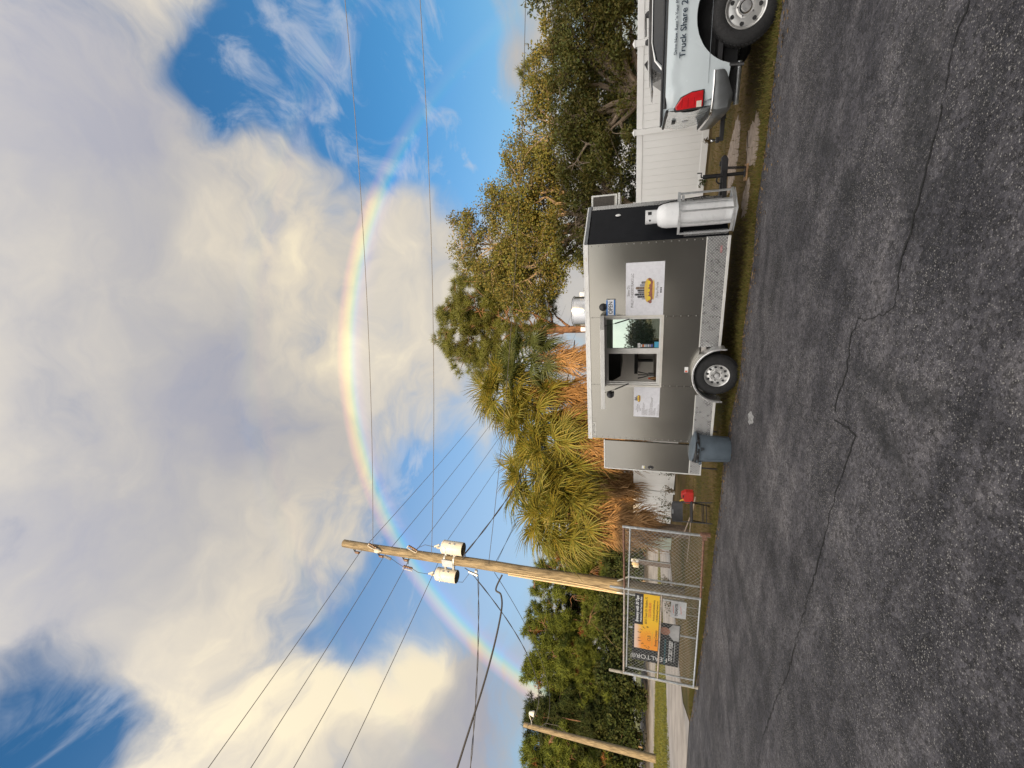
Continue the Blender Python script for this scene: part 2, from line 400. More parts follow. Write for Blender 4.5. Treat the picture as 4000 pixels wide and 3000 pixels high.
struct('road', MB().sheet([(-9.75, 13.7), (-10.5, 15.6), (-10.4, 16.8), (-8.9, 22), (-6.6, 32), (-5.5, 37.5), (-11.3, 37.5), (-12.9, 33), (-15.4, 23.9), (-18, 21.7), (-26, 16.5), (-40, 12), (-26, 11.5), (-14, 14.9)], .016), m_road)
struct('far_road', MB().sheet([(-80, 32, .012), (-29.5, 35.8, .012), (-24.3, 36.6, .012), (-13, 36, .012), (6, 38, .012), (10, 52, .95), (-25, 49, .95), (-80, 43, .95)]), m_road)
struct('far_verge', MB().sheet([(10, 52, .93), (60, 60, .93), (200, 400, 1.2), (-400, 400, 1.2), (-400, 20, .93), (-80, 42.8, .93), (-25, 48.8, .93)]), m_lawn)
struct('lawn_strip', MB().sheet([(-13.2, 33.2), (-15.7, 23.95), (-18.3, 21.8), (-27, 16.8), (-60, 8.5), (-80, 31.5), (-29.5, 35.6), (-24.3, 36.4), (-13.2, 35.8)], .008), m_lawn)
# cracks in the asphalt: thin dark ragged slots
def crack(pts, wd, nm):
    mb = MB(); L = []
    for (x0, y0), (x1, y1) in zip(pts, pts[1:]):
        k = max(2, int(math.hypot(x1 - x0, y1 - y0) / .045))
        for i in range(k):
            t = i / k; L.append((x0 + (x1 - x0) * t + rnd.gauss(0, .010), y0 + (y1 - y0) * t + rnd.gauss(0, .010)))
    vs = []; fs = []
    for i, (x, y) in enumerate(L):
        (xa, ya), (xb, yb) = L[max(i - 2, 0)], L[min(i + 2, len(L) - 1)]; dl_ = math.hypot(xb - xa, yb - ya) + 1e-9; nx_, ny_ = -(yb - ya) / dl_, (xb - xa) / dl_
        wv = wd * max(.2, .75 + .3 * math.sin(i * .21) + rnd.uniform(-.3, .35))
        vs += [(x - wv * .6 * nx_, y - wv * .6 * ny_, .0145), (x + wv * .6 * nx_, y + wv * .6 * ny_, .0145)]
        if i: fs.append((2 * i - 2, 2 * i, 2 * i + 1, 2 * i - 1))
    mb.add(vs, fs); return mb.build(nm, M('crack dirt', (.012, .012, .012), .95), lot_o)
crack([(2.6,2.35),(2.03,2.71),(2.00,2.76),(1.83,2.88),(1.50,2.97),(1.37,3.06),(1.12,3.14),(0.86,3.31),(0.63,3.36),(0.54,3.39),(0.53,3.57),(0.55,3.87),(0.46,3.97),(0.10,4.06),(-0.06,4.21),(-0.23,4.25)], .013, 'crack')
crack([(-0.23,4.25),(-0.32,3.86),(-0.51,3.98),(-0.84,4.19),(-1.22,4.38),(-1.54,4.53),(-2.33,4.93),(-3.02,5.27),(-3.47,5.60),(-4.43,6.17),(-4.99,6.37),(-7.5,7.8)], .013, 'crack')
crack([(-4.08,9.37),(-4.62,8.80),(-5.42,8.26),(-6.21,7.80),(-9,6.0)], .013, 'crack')
spill = MB().sheet([(-.33 + .1 * math.cos(a) * rnd.uniform(.5, 1.2) - .1, 7.15 + .2 * math.sin(a) * rnd.uniform(.6, 1.2)) for a in np.linspace(0, 6.1, 14)], .0135)
spill.build('paint_spill', M('dried white spill', (.30, .30, .30), .8, var=.4, scale=30), lot_o)
# sandy wheel ruts in the verge
def rut(pts):
    P = []
    for i, (x0, y0) in enumerate(pts):
        x1, y1 = pts[(i + 1) % len(pts)]
        for t in np.linspace(0, 1, 7)[:-1]: P.append((x0 + (x1 - x0) * t + rnd.gauss(0, .035), y0 + (y1 - y0) * t + rnd.gauss(0, .035)))
    struct('sand_rut', MB().sheet(P, .005), m_sand)
RUTS = [[(4.99,8.75),(4.70,8.46),(4.45,8.46),(4.07,8.68),(3.92,8.91),(3.83,9.30),(3.96,9.57),(4.71,9.70),(4.87,9.22),(4.95,8.97)],
        [(4.12,7.21),(3.92,7.05),(3.64,7.08),(3.46,7.22),(3.38,7.30),(3.70,7.93),(4.03,7.91),(4.22,7.83),(4.14,7.42)],
        [(3.46,7.90),(3.31,7.58),(3.02,7.66),(2.82,7.84),(2.95,8.18),(3.24,8.19),(3.36,7.94)]]
for r_ in RUTS: rut(r_)
# grass growing on the verge: single blades, nobody could count them
def in_poly(x, y, P):
    c = False; n = len(P)
    for i in range(n):
        (x0, y0), (x1, y1) = P[i], P[i - 1]
        if (y0 > y) != (y1 > y) and x < (x1 - x0) * (y - y0) / (y1 - y0) + x0: c = not c
    return c
def edge_y(x):
    for (x0, y0), (x1, y1) in zip(full_edge, full_edge[1:]):
        if x1 <= x <= x0: return y0 + (y1 - y0) * (x - x0) / (x1 - x0)
    return 0
def blades(n, mat, name, label, sampler, h0, h1, wd):
    pts = []
    while len(pts) < n:
        p = sampler()
        if p is not None: pts.append(p)
    P = np.array(pts); a = nrs.uniform(0, 2 * math.pi, n); h = nrs.uniform(h0, h1, n); ww = nrs.uniform(.6, 1.2, n) * wd
    dx, dy = np.cos(a), np.sin(a); lx, ly = nrs.normal(0, .5, n) * h, nrs.normal(0, .5, n) * h
    z0 = np.full(n, 0.0)
    V = np.stack([np.stack([P[:, 0] - dx * ww, P[:, 1] - dy * ww, z0], 1), np.stack([P[:, 0] + dx * ww, P[:, 1] + dy * ww, z0], 1),
                  np.stack([P[:, 0] + lx, P[:, 1] + ly, h], 1)], 1).reshape(-1, 3)
    o = fastmesh(name, V, np.arange(3 * n).reshape(-1, 3), mat)
    return tag(o, label, 'grass', kind='stuff')
m_grass = M('grass blades', (.085, .105, .022), .9, var=.3, scale=.7, island=.9, island2=(.24, .165, .055), trans=.25, spec=.2)
def verge():
    x = rnd.uniform(-9.5, 6.5); e = edge_y(x)
    y = e + abs(rnd.gauss(0, .35)) - .04 if rnd.random() < .55 else e + rnd.uniform(0, 6.5)
    if any(in_poly(x, y, r_) for r_ in RUTS) and rnd.random() < .93: return None
    if x < -8 and y > 14: return None
    return (x, y)
blades(52000, m_grass, 'verge_grass', 'short patchy green and straw coloured grass along the asphalt edge', verge, .02, .075, .006)
def litter():
    x = rnd.uniform(-9.3, 6.5); e = edge_y(x); return (x, e + rnd.gauss(-.05, .22))
lp_ = [litter() for _ in range(2600)]
LV = []; LF = []
for x, y in lp_:
    a = rnd.uniform(0, 6.28); l_ = rnd.uniform(.012, .035); c_, s_ = math.cos(a), math.sin(a); b_ = len(LV); t_ = rnd.uniform(.0, .012)
    LV += [(x - c_ * l_, y - s_ * l_, .016), (x - s_ * l_ * .4, y + c_ * l_ * .4, .017 + t_), (x + c_ * l_, y + s_ * l_, .017), (x + s_ * l_ * .4, y - c_ * l_ * .4, .016)]; LF.append((b_, b_ + 1, b_ + 2, b_ + 3))
tag(fastmesh('leaf_litter', np.array(LV), np.array(LF), M('fallen leaves', (.22, .14, .06), .9, var=.3, island=.7, island2=(.09, .06, .03))), 'scattered brown fallen leaves along the broken asphalt edge', 'leaf litter', kind='stuff')
def strip():
    x = rnd.uniform(-34, -12); y = rnd.uniform(19, 36)
    if y > 35.5 + (x + 29) * .1 or y < 21.5 - (x + 18.5) * .8 or (x > -18.5 and x > -15.4 + (y - 23.9) * .27): return None
    return (x, y)
blades(16000, M('lawn blades', (.12, .14, .03), .9, var=.3, scale=.4, island=.7, island2=(.20, .17, .04), trans=.3, spec=.2), 'lawn_grass', 'strip of yellow green lawn between the two pale roads', strip, .05, .16, .02)

# ------------------------------------------------------------------ added building, unseen behind the viewer, invented and shaped to shade the lot
bd = thing('added_shade_building', 'added unseen building behind the viewer that shades the lot', 'building', (0, -14, 0))
m_clad = M('beige metal cladding', (.46, .42, .36), .55, var=.08, scale=2)
MB().box(-12.5, 2.8, -16, 0, 0, 4.36).build('wall', m_clad, bd)
MB().box(2.802, 34, -16, .3, 0, 6.9).build('wall', m_clad, bd)
MB().box(-12.7, 2.79, -16.2, .18, 4.362, 4.42).build('roof', m_galv, bd)
MB().box(2.81, 34.2, -16.2, .5, 6.902, 6.98).build('roof', m_galv, bd)
for x0 in (-7, -1.6, 6, 14):
    d_ = MB().box(x0, x0 + 3.4, .02, .36, 0, 3.3).build('roller_door', M('white roller door', (.62, .62, .6), .5), bd)
    for k in range(9): MB().box(x0 + .05, x0 + 3.35, .362, .38, .1 + k * .35, .12 + k * .35).build('slat', m_galv, d_)
# ------------------------------------------------------------------ white vinyl fence, board by board
FA = -0.69
fence = thing('vinyl_fence', 'tall white vinyl privacy fence behind the trailer and truck', 'fence', (6.62, 12.04, 0), FA)
posts = [0.17 + 1.885 * k for k in range(-10, 5)]
bm_ = MB().box(-.082, .082, -.012, .012, 0, 1.46).v
board_me = None
for i, s0 in enumerate(posts):
    p = MB().box(s0 - .064, s0 + .064, -.064, .064, 0, 1.90).build('post', m_white, fence, bevel=.006)
    cp = MB(); cp.box(s0 - .076, s0 + .076, -.076, .076, 1.902, 1.925); cp.add([(s0 - .07, -.07, 1.926), (s0 + .07, -.07, 1.926), (s0 + .07, .07, 1.926), (s0 - .07, .07, 1.926), (s0, 0, 1.965)], [(0, 1, 4), (1, 2, 4), (2, 3, 4), (3, 0, 4)])
    cp.build('post_cap', m_white, p)
    if i + 1 < len(posts):
        s1 = posts[i + 1]
        MB().box(s0 + .066, s1 - .066, -.026, .026, 1.70, 1.85).build('rail', m_white, fence, bevel=.005)
        MB().box(s0 + .066, s1 - .066, -.026, .026, .06, .215).build('rail', m_white, fence, bevel=.005)
        nb = 10; wb = (s1 - s0 - .132) / nb
        for k in range(nb):
            if board_me is None:
                bo = MB().box(-wb / 2 + .0012, wb / 2 - .0012, -.012, .012, .2, 1.71).build('board', m_white, fence, bevel=.0025); board_me = bo.data
            else:
                bo = bpy.data.objects.new('board', board_me); col.objects.link(bo); bo.parent = fence
                b = bo.modifiers.new('bevel', 'BEVEL'); b.width = .0025; b.segments = 1
            bo.location = (s0 + .066 + wb * (k + .5), rnd.uniform(-.0015, .0015), 0)

# ------------------------------------------------------------------ chain link gate
GA = -0.326
gate = thing('chain_link_gate', 'swung open chain link gate with rusty tube frame and hung banners', 'gate', (-3.29, 10.55, 0), GA)
def frame_tube(pts, mat, r=.024, nm='frame_tube', par=gate): return MB().tube(pts, r, 10).build(nm, mat, par, smooth=True)
frame_tube([(0, 0, .02), (0, 0, 1.93)], m_galv, .03)
frame_tube([(-.01, 0, 1.90), (-1.79, 0, 1.865)], m_rust, .026)
frame_tube([(-1.80, 0, 1.864), (-4.56, 0, 1.855)], m_rustgalv, .026)
frame_tube([(-.05, 0, .16), (-1.72, 0, .125)], m_rust, .024)
frame_tube([(-1.74, 0, .125), (-4.56, 0, .125)], m_galv, .024)
frame_tube([(-1.77, -.003, .13), (-1.80, -.003, 2.22)], m_galv, .028)
frame_tube([(-4.58, 0, .12), (-4.58, 0, 1.87)], m_galv, .028)
frame_tube([(-1.82, -.004, .985), (-4.55, -.004, 1.0)], m_rustgalv, .024)
hg = MB(); hg.cyl((.03, 0, .02), (.03, 0, .24), .052, .045, 10); hg.box(-.09, .05, -.05, .05, .1, .2); hg.build('hinge', m_rust, gate, smooth=True)
gp = MB(); gp.cyl((-4.66, .05, 0), (-4.66, .05, 2.24), .035, n=12); gp.cyl((-4.72, .10, 0), (-4.72, .10, 2.12), .03, n=12)
gp.build('latch_post', M('weathered cream tube', (.52, .46, .36), .6, var=.25, scale=12), gate, smooth=True)
def chainlink(x0, x1, z0, z1, y, par, step=.098, r=.0017):
    mb = MB(); H = z1 - z0; n = int((x1 - x0 + H) / step)
    for sgn in (1, -1):
        for i in range(n + 1):
            c = x0 - H + i * step if sgn > 0 else x0 + i * step
            # line x = c + t*sgn, z = z0 + t, t in [0,H]
            t0, t1 = 0, H
            if sgn > 0: t0, t1 = max(0, x0 - c), min(H, x1 - c)
            else: t0, t1 = max(0, c - x1), min(H, c - x0)
            if t1 - t0 < .02: continue
            a = (c + sgn * t0, y + sgn * .002, z0 + t0); b = (c + sgn * t1, y + sgn * .002, z0 + t1)
            mb.tube([a, b], r, 4, caps=False)
            if t1 >= H - 1e-6: mb.tube([b, (b[0] + .008 * sgn, y, z1 + .028)], r, 4, caps=False)
    o = mb.build('wire_mesh', M('galvanised wire', (.46, .46, .44), .5, metal=.5, var=.15), par, fix=False); o['kind'] = 'stuff'; return o
chainlink(-4.56, -.02, .14, 1.86, .018, gate)
tb = MB()
for z in (.5, 1.2, 1.6): tb.cyl((-4.58, 0, z), (-4.58, 0, z + .03), .04, n=10)
tb.build('tension_band', m_galv, gate)
# second run of chain link behind the gate, with a bent barb arm
f2 = thing('chain_link_fence', 'grey chain link fence with top rail standing just behind the gate', 'fence', (-3.05, 11.0, 0), GA)
frame_tube([(-.42, 0, 1.76), (-5.05, 0, 1.80)], m_galv, .021, 'rail', f2)
for xx in (-.45, -1.95, -3.6, -5.05): frame_tube([(xx, 0, 0), (xx, 0, 1.76)], m_galv, .022, 'post', f2)
frame_tube([(-1.95, 0, 1.77), (-2.09, -.06, 2.06)], M('weathered cream tube', (.52, .46, .36)), .018, 'barb_arm', f2)
chainlink(-5.05, -.42, .05, 1.78, .02, f2, .11, .0009)

# ------------------------------------------------------------------ banners on the gate
FACE = (math.pi / 2, 0, 0)
def sign_board(name, label, cat, x0, x1, z0, z1, y, mat, parent_frame, th=.006, nm='board'):
    loc, rz = parent_frame
    o = thing(name, label, cat, loc, rz)
    mb = MB(); n = 14; vs = []; fs = []
    for side in (0, 1):
        for i in range(n + 1):
            for j in range(5):
                x = x0 + (x1 - x0) * i / n; z = z0 + (z1 - z0) * j / 4
                vs.append((x, y + (th if side else 0), z))
    k = (n + 1) * 5
    for i in range(n):
        for j in range(4):
            a = i * 5 + j; fs += [(a, a + 5, a + 6, a + 1), (k + a + 1, k + a + 6, k + a + 5, k + a)]
    ring = [i * 5 for i in range(n + 1)] + [n * 5 + j for j in range(1, 5)] + [i * 5 + 4 for i in range(n - 1, -1, -1)] + [j for j in range(3, 0, -1)]
    for a, b in zip(ring, ring[1:] + ring[:1]): fs.append((a, b, k + b, k + a))
    mb.add(vs, fs); mb.build(nm, mat, o)
    return o
GF = ((-3.29, 10.55, 0), GA)
bx0, bx1, bz0, bz1 = -3.58, -1.835, 1.03, 1.605
m_by = bpy.data.materials.new('yellow banner vinyl'); m_by.use_nodes = True
g = NT(m_by.node_tree); _o = g.n('ShaderNodeOutputMaterial'); _b = g.n('ShaderNodeBsdfPrincipled', ins={'Roughness': .5}); g.t.links.new(_b.outputs[0], _o.inputs[0])
_co = g.n('ShaderNodeTexCoord').outputs['Object']; _s = g.n('ShaderNodeSeparateXYZ', ins={0: _co})
_nz = g.noise(_co, 6, 3, .6).outputs['Fac']
_zz = g.math('MULTIPLY_ADD', _nz, .18, _s.outputs[2]); _xx = g.math('MULTIPLY_ADD', _nz, .3, _s.outputs[0])
_c = g.mix(g.maprange(_xx, bx0 + .35, bx0 + 1.1), (.80, .28, .02), (.78, .46, .015))
_c = g.mix(g.maprange(_zz, bz1 - .10, bz1 + .06), _c, (.72, .52, .40))
g.t.links.new(_c, _b.inputs['Base Color'])
bn = sign_board('banner', 'yellow brewery banner with a drawn sun tied to the gate', 'banner', bx0, bx1, bz0, bz1, -.045, m_by, GF, nm='vinyl')
MB().box(-2.80, bx1, -.0475, -.0462, 1.405, bz1).build('black_panel', m_ink, bn)
m_red = M('red print', (.62, .10, .04), .6, var=.05); m_orange = M('orange print', (.72, .25, .02), .6, var=.05); m_greenprint = M('green print', (.25, .42, .06), .6)
yy = -.0482
lettering('Brewery with 30 Taps', .098, m_whiteprint, bn, (-2.32, yy - .001, 1.545), sx=.93, shear=.25, bold=.002)
lettering('Weekly Events / Food Trucks / Live Music', .056, m_whiteprint, bn, (-2.32, yy - .001, 1.455), sx=.82, shear=.2, bold=.001)
yy = -.0468
lettering('6810 Tower Dr. Hudson, FL', .085, m_ink, bn, (-2.335, yy, 1.335), sx=.86, shear=.12)
lettering('727.378.4530', .085, m_red, bn, (-2.31, yy, 1.245), sx=1.0, shear=.12, bold=.001)
lettering('Facebook.com/CraftLifeBrewing', .060, m_ink, bn, (-2.30, yy, 1.155), sx=.82, shear=.12)
lettering('CraftLifeBrewingCompany.com', .060, m_ink, bn, (-2.32, yy, 1.080), sx=.86, shear=.12)
lettering('Brewing Company', .088, m_ink, bn, (-3.17, yy, 1.085), sx=.80, shear=.15)
lettering('CLB', .105, m_ink, bn, (-3.21, yy, 1.245), shear=.15)
for i, ch in enumerate('Craft Life'):
    a = R(168 - i * 16.5)
    if ch != ' ': lettering(ch, .115, m_ink, bn, (-3.17 + .345 * math.cos(a), yy, 1.20 + .30 * math.sin(a)), rot=(math.pi / 2, -(a - math.pi / 2) * .55, 0), shear=.1)
MB().lathe([(.150, yy), (.157, yy), (.157, yy + .001), (.150, yy + .001)], 20, 'Y', (-3.19, 0, 1.20), 0, math.pi).build('sun_outline', m_orange, bn)
ray_ = MB()
for k in range(9):
    a = R(10 + k * 20); ray_.add([(-3.19 + r_ * math.cos(a) + q * math.sin(a), yy, 1.20 + r_ * math.sin(a) - q * math.cos(a)) for r_, q in ((.18, .004), (.24, .004), (.24, -.004), (.18, -.004))], [(0, 1, 2, 3)])
ray_.build('sun_rays', m_orange, bn)
MB().box(-3.44, -2.98, yy, yy + .001, 1.172, 1.177).build('horizon_line', m_greenprint, bn)
# black realtor sign wired to the fence behind the gate, a portrait on its right end
F2 = ((-3.05, 11.0, 0), GA)
rs = sign_board('realtor_sign', 'big black realtor sign with white phone number wired to the fence behind the gate', 'sign', -4.66, -3.22, .47, 1.66, -.052, M('black sign panel', (.012, .014, .016), .45, var=.2), F2)
yy = -.0535
lettering('REALTOR®', .215, m_whiteprint, rs, (-4.49, yy, 1.22), rot=(math.pi / 2, -R(92), 0), sx=.88)
lettering('727.207.9320', .128, m_whiteprint, rs, (-4.16, yy, .675), sx=1.0, shear=.25, bold=.003)
MB().box(-4.5, -3.82, yy, yy + .001, .574, .588).build('small_print', m_galv, rs)
m_skin = M('printed skin tone', (.42, .20, .13), .6); m_shirt = M('printed pale shirt', (.42, .42, .42), .6)
MB().lathe([(0, yy - .0012), (.10, yy - .0012), (.13, yy - .0010)], 20, 'Y', (-3.48, 0, .84)).build('portrait_face', m_skin, rs)
MB().add([(-3.76, yy - .0006, .49), (-3.24, yy - .0006, .49), (-3.24, yy - .0006, .66), (-3.38, yy - .0006, .75), (-3.58, yy - .0006, .75), (-3.76, yy - .0006, .62)], [(0, 1, 2, 3, 4, 5)]).build('portrait_shirt', m_shirt, rs)
MB().box(-4.64, -3.75, yy - .001, yy - .0004, .80, .84).build('teal_band', M('teal print', (.02, .09, .11), .5), rs)
# small white yard sign wired lower down
ys = sign_board('yard_sign', 'small crumpled white yard sign with a black name low behind the gate', 'sign', -2.99, -2.46, .36, .73, -.052, M('white corrugated plastic', (.55, .56, .58), .5, var=.1), F2)
lettering('DESANTIS', .088, m_ink, ys, (-2.73, -.0535, .59), sx=1.0, bold=.003)
for z0 in (.66, .48): MB().add([(-2.85, -.0535, z0), (-2.6, -.0535, z0 + .02), (-2.6, -.0535, z0 + .01), (-2.85, -.0535, z0 - .012)], [(0, 1, 2, 3)]).build('red_swoosh', m_red, ys)
st = MB()
for xx in (-2.85, -2.6): st.tube([(xx, -.04, 0), (xx, -.04, .5)], .005, 6)
st.build('wire_stake', m_galv, ys)
# ------------------------------------------------------------------ food trailer (local x = forward, y = away from the viewer, z = up; side wall in the plane y = 0)
TA = -0.402
tr = thing('food_trailer', 'pewter V nose food trailer with open serving window and side awning', 'trailer', (2.368, 7.322, 0), TA)
def dplate():
    m = bpy.data.materials.new('diamond tread plate'); m.use_nodes = True; g = NT(m.node_tree)
    out = g.n('ShaderNodeOutputMaterial'); b = g.n('ShaderNodeBsdfPrincipled'); g.t.links.new(b.outputs[0], out.inputs[0])
    co = g.n('ShaderNodeTexCoord').outputs['Object']; s = g.n('ShaderNodeSeparateXYZ', ins={0: co})
    x = g.math('ADD', s.outputs[0], s.outputs[1]); z = s.outputs[2]; P = .048
    def loz(a, b_, ph):
        u = g.math('SUBTRACT', g.math('FRACT', g.math('ADD', g.math('DIVIDE', a, P), ph)), .5); v = g.math('SUBTRACT', g.math('FRACT', g.math('ADD', g.math('DIVIDE', b_, P), ph)), .5)
        p = g.math('ADD', u, v) if ph == 0 else g.math('SUBTRACT', u, v); q = g.math('SUBTRACT', u, v) if ph == 0 else g.math('ADD', u, v)
        d = g.math('ADD', g.math('POWER', g.math('MULTIPLY', p, 1.9), 2.0), g.math('POWER', g.math('MULTIPLY', q, 6.5), 2.0))
        return g.maprange(d, 1.0, .35)
    h = g.math('MAXIMUM', loz(x, z, 0), loz(x, z, .5))
    b.inputs['Metallic'].default_value = .92
    g.t.links.new(g.mix(h, (.40, .40, .40), (.82, .82, .80)), b.inputs['Base Color'])
    g.t.links.new(g.maprange(g.noise(co, 12).outputs['Fac'], .3, .7, .24, .42), b.inputs['Roughness'])
    bp = g.n('ShaderNodeBump', ins={'Strength': .8, 'Distance': .006, 'Height': h}); g.t.links.new(bp.outputs[0], b.inputs['Normal'])
    return m
m_plate = dplate()
m_pewter = M('pewter painted sheet', (.25, .24, .215), .17, metal=.92, var=.02, scale=1.0, wave=.009, rv=.012)
m_tblack = M('gloss black sheet', (.010, .011, .014), 0.4, var=.1, wave=.004, spec=.10, rv=.02)
m_trim = M('white aluminium trim', (.70, .69, .66), .40, metal=.25, var=.05)
m_inner = M('interior panel', (.80, .76, .70), .6, var=.04)
W_, ZB, ZT = 1.86, .63, 2.476
WL0, WL1, WZ0, WZ1 = 1.255, 2.535, 1.25, 2.24     # serving window opening, measured back from the front corner
# side skins with a seam either side of the window
MB().box(-1.252, -.006, 0, .03, ZB, ZT).build('side_panel', m_pewter, tr)
MB().box(-2.537, -1.256, 0, .03, ZB, WZ0).build('side_panel', m_pewter, tr)
MB().box(-2.537, -1.256, 0, .03, WZ1, ZT).build('side_panel', m_pewter, tr)
MB().box(-3.69, -2.541, 0, .03, ZB, ZT).build('side_panel', m_pewter, tr)
MB().box(-3.66, -.03, W_ - .03, W_, .35, ZT).build('side_panel', m_pewter, tr)
# interior lining, floor, rear frame with doorway
MB().box(-3.66, -.02, W_ - .06, W_ - .032, .62, 2.44).build('interior_wall', m_inner, tr)
MB().box(-3.66, -.02, .032, W_ - .062, .52, .60).build('floor_pan', M('pale vinyl floor', (.55, .52, .48), .5, var=.1), tr)
MB().box(-.02, .0, .06, W_ - .06, .60, 2.44).build('interior_wall', m_inner, tr)
rf = MB(); rf.box(-3.69, -3.63, .032, .16, .35, ZT); rf.box(-3.69, -3.63, W_ - .15, W_ - .032, .35, ZT); rf.box(-3.69, -3.63, .162, W_ - .152, 2.28, ZT)
rf.build('rear_frame', m_pewter, tr)
# roof and trim
HN = W_ / 2; NF = .56; NW = .11
roof = [(-3.71, -.012), (.0, -.012), (NF, HN - NW), (NF, HN + NW), (0, W_ + .012), (-3.71, W_ + .012)]
MB().prism(roof, 2.545, 2.562, 'XY').build('roof', m_white, tr)
MB().box(-3.712, -.002, -.016, .02, 2.478, 2.543).build('roof_trim', m_trim, tr, bevel=.006)
MB().box(-3.712, -.002, W_ - .02, W_ + .014, 2.492, 2.543).build('roof_trim', m_trim, tr)
def slab(p0, p1, z0, z1, th, nm, mat, off=0.0, par=tr, **kw):
    """upright slab between two plan points, thickness th to the inside"""
    (x0, y0), (x1, y1) = p0, p1; L = math.hypot(x1 - x0, y1 - y0); ex, ey = (x1 - x0) / L, (y1 - y0) / L; nx, ny = ey, -ex
    o_, i_ = off, off - th
    return MB().prism([(x0 + nx * o_, y0 + ny * o_), (x1 + nx * o_, y1 + ny * o_), (x1 + nx * i_, y1 + ny * i_), (x0 + nx * i_, y0 + ny * i_)], z0, z1, 'XY').build(nm, mat, par, **kw)
A_, B_, C_, D_ = (0, 0), (NF, HN - NW), (NF, HN + NW), (0, W_)
slab(A_, B_, .33, ZT, .03, 'nose_panel', m_tblack)
slab(C_, D_, .33, ZT, .03, 'nose_panel', m_tblack)
slab(B_, C_, .33, ZT, .03, 'nose_plate', m_plate, .002)
slab((NF - .055, HN - NW - .085), (NF + .002, HN - NW), .33, ZT - .002, .02, 'corner_plate', m_plate, .006)
slab(A_, B_, 2.492, 2.543, .03, 'nose_trim', M('dark grey trim', (.13, .14, .15), .5), .012)
slab(C_, D_, 2.492, 2.543, .03, 'nose_trim', M('dark grey trim', (.13, .14, .15)), .012)
slab((.02, .033), (.3, .49), .34, .98, .02, 'stone_guard', m_plate, .008)
# diamond plate skirt with white edging, fore and aft of the wheel
for a, b in ((-1.80, -.003), (-3.69, -2.70)):
    MB().box(a, b, -.010, .012, .345, .628).build('skirt', m_plate, tr)
    MB().box(a, b, -.018, .012, .300, .343).build('skirt_edge', m_trim, tr, bevel=.004)
    MB().box(a, b, -.016, -.001, .629, .645).build('skirt_edge', m_trim, tr, bevel=.003)
# rivets and their dimples along the seams
rv = MB()
def rivet(x, z, y=-.001, r=.0105): rv.lathe([(0, -.008), (r * .6, -.0065), (r, 0)], 8, 'Y', (x, y, z))
for k in range(16): rivet(-.035, .70 + k * .115); rivet(-3.655, .72 + k * .112)
for z in (.72, .84, .96, 1.08, 1.19): rivet(-1.254, z); rivet(-2.539, z)
for z in (2.30, 2.43): rivet(-1.254, z); rivet(-2.539, z)
for k in range(18): rivet(-.1 - k * .21, 2.515, -.0145, .005)
o = rv.build('rivets', M('rivet heads', (.30, .29, .27), .4, metal=.6), tr, smooth=True); o['kind'] = 'stuff'
# serving window: frame, fixed dark pane to the right, open half to the left
fr = MB()
def rect_frame(mb, x0, x1, z0, z1, w_, y0, y1):
    mb.box(x0, x1, y0, y1, z1 - w_, z1); mb.box(x0, x1, y0, y1, z0, z0 + w_); mb.box(x0, x0 + w_, y0, y1, z0 + w_, z1 - w_); mb.box(x1 - w_, x1, y0, y1, z0 + w_, z1 - w_)
rect_frame(fr, -2.565, -1.225, 1.225, 2.255, .035, -.022, .032)
wf = fr.build('window_frame', M('cream window frame', (.68, .65, .59), .4, metal=.15, var=.05), tr, bevel=.004)
fr = MB(); rect_frame(fr, -2.528, -1.262, 1.262, 2.218, .03, -.006, .05); fr.build('inner_frame', m_trim, wf, bevel=.003)
MB().box(-1.905, -1.825, -.002, .045, 1.293, 2.187).build('mullion', m_trim, wf, bevel=.004)
fr = MB(); rect_frame(fr, -2.497, -1.907, 1.294, 2.186, .026, .012, .05); fr.build('sash_frame', m_trim, wf, bevel=.003)
m_glass = bpy.data.materials.new('greenish window glass'); m_glass.use_nodes = True
g = NT(m_glass.node_tree); _o = g.n('ShaderNodeOutputMaterial')
_gl = g.n('ShaderNodeBsdfGlossy', ins={'Color': (.82, 1.0, .86, 1), 'Roughness': .015}); _dk = g.n('ShaderNodeBsdfPrincipled', ins={'Base Color': (.01, .02, .015, 1), 'Roughness': .1})
_nz = g.noise(g.n('ShaderNodeTexCoord').outputs['Object'], 2.0, 2).outputs['Fac']
_bp = g.n('ShaderNodeBump', ins={'Strength': .02, 'Distance': .02, 'Height': _nz}); g.t.links.new(_bp.outputs[0], _gl.inputs['Normal'])
_mx = g.n('ShaderNodeMixShader', ins={0: .40}); g.t.links.new(_dk.outputs[0], _mx.inputs[1]); g.t.links.new(_gl.outputs[0], _mx.inputs[2]); g.t.links.new(_mx.outputs[0], _o.inputs[0])
pane = MB().box(-1.826, -1.291, .016, .024, 1.292, 2.188).build('pane', m_glass, wf)
# payment stickers in the corner of the pane (flat print)
stk = thing('card_stickers', 'strip of payment card stickers in the corner of the window pane', 'sticker', (2.368, 7.322, 0), TA)
MB().box(-1.815, -1.745, .0125, .0152, 1.375, 1.60).build('strip', m_ink, stk)
for k, c in enumerate([(.7, .7, .7), (.75, .2, .04), (.7, .7, .68), (.35, .5, .6), (.65, .65, .65), (.4, .4, .5), (.1, .15, .5)]):
    MB().box(-1.803, -1.757, .0105, .0122, 1.575 - k * .0295, 1.596 - k * .0295).build('card_mark', M('card %d' % k, c, .5), stk)
MB().box(-1.815, -1.735, .0120, .0152, 1.605, 1.65).build('label', m_whiteprint, stk)
lettering('Pay', .03, m_ink, stk, (-1.772, .0112, 1.627))
MB().box(-1.815, -1.71, .0125, .0152, 1.296, 1.368).build('blue_card', M('blue card', (.05, .33, .50), .4), stk)
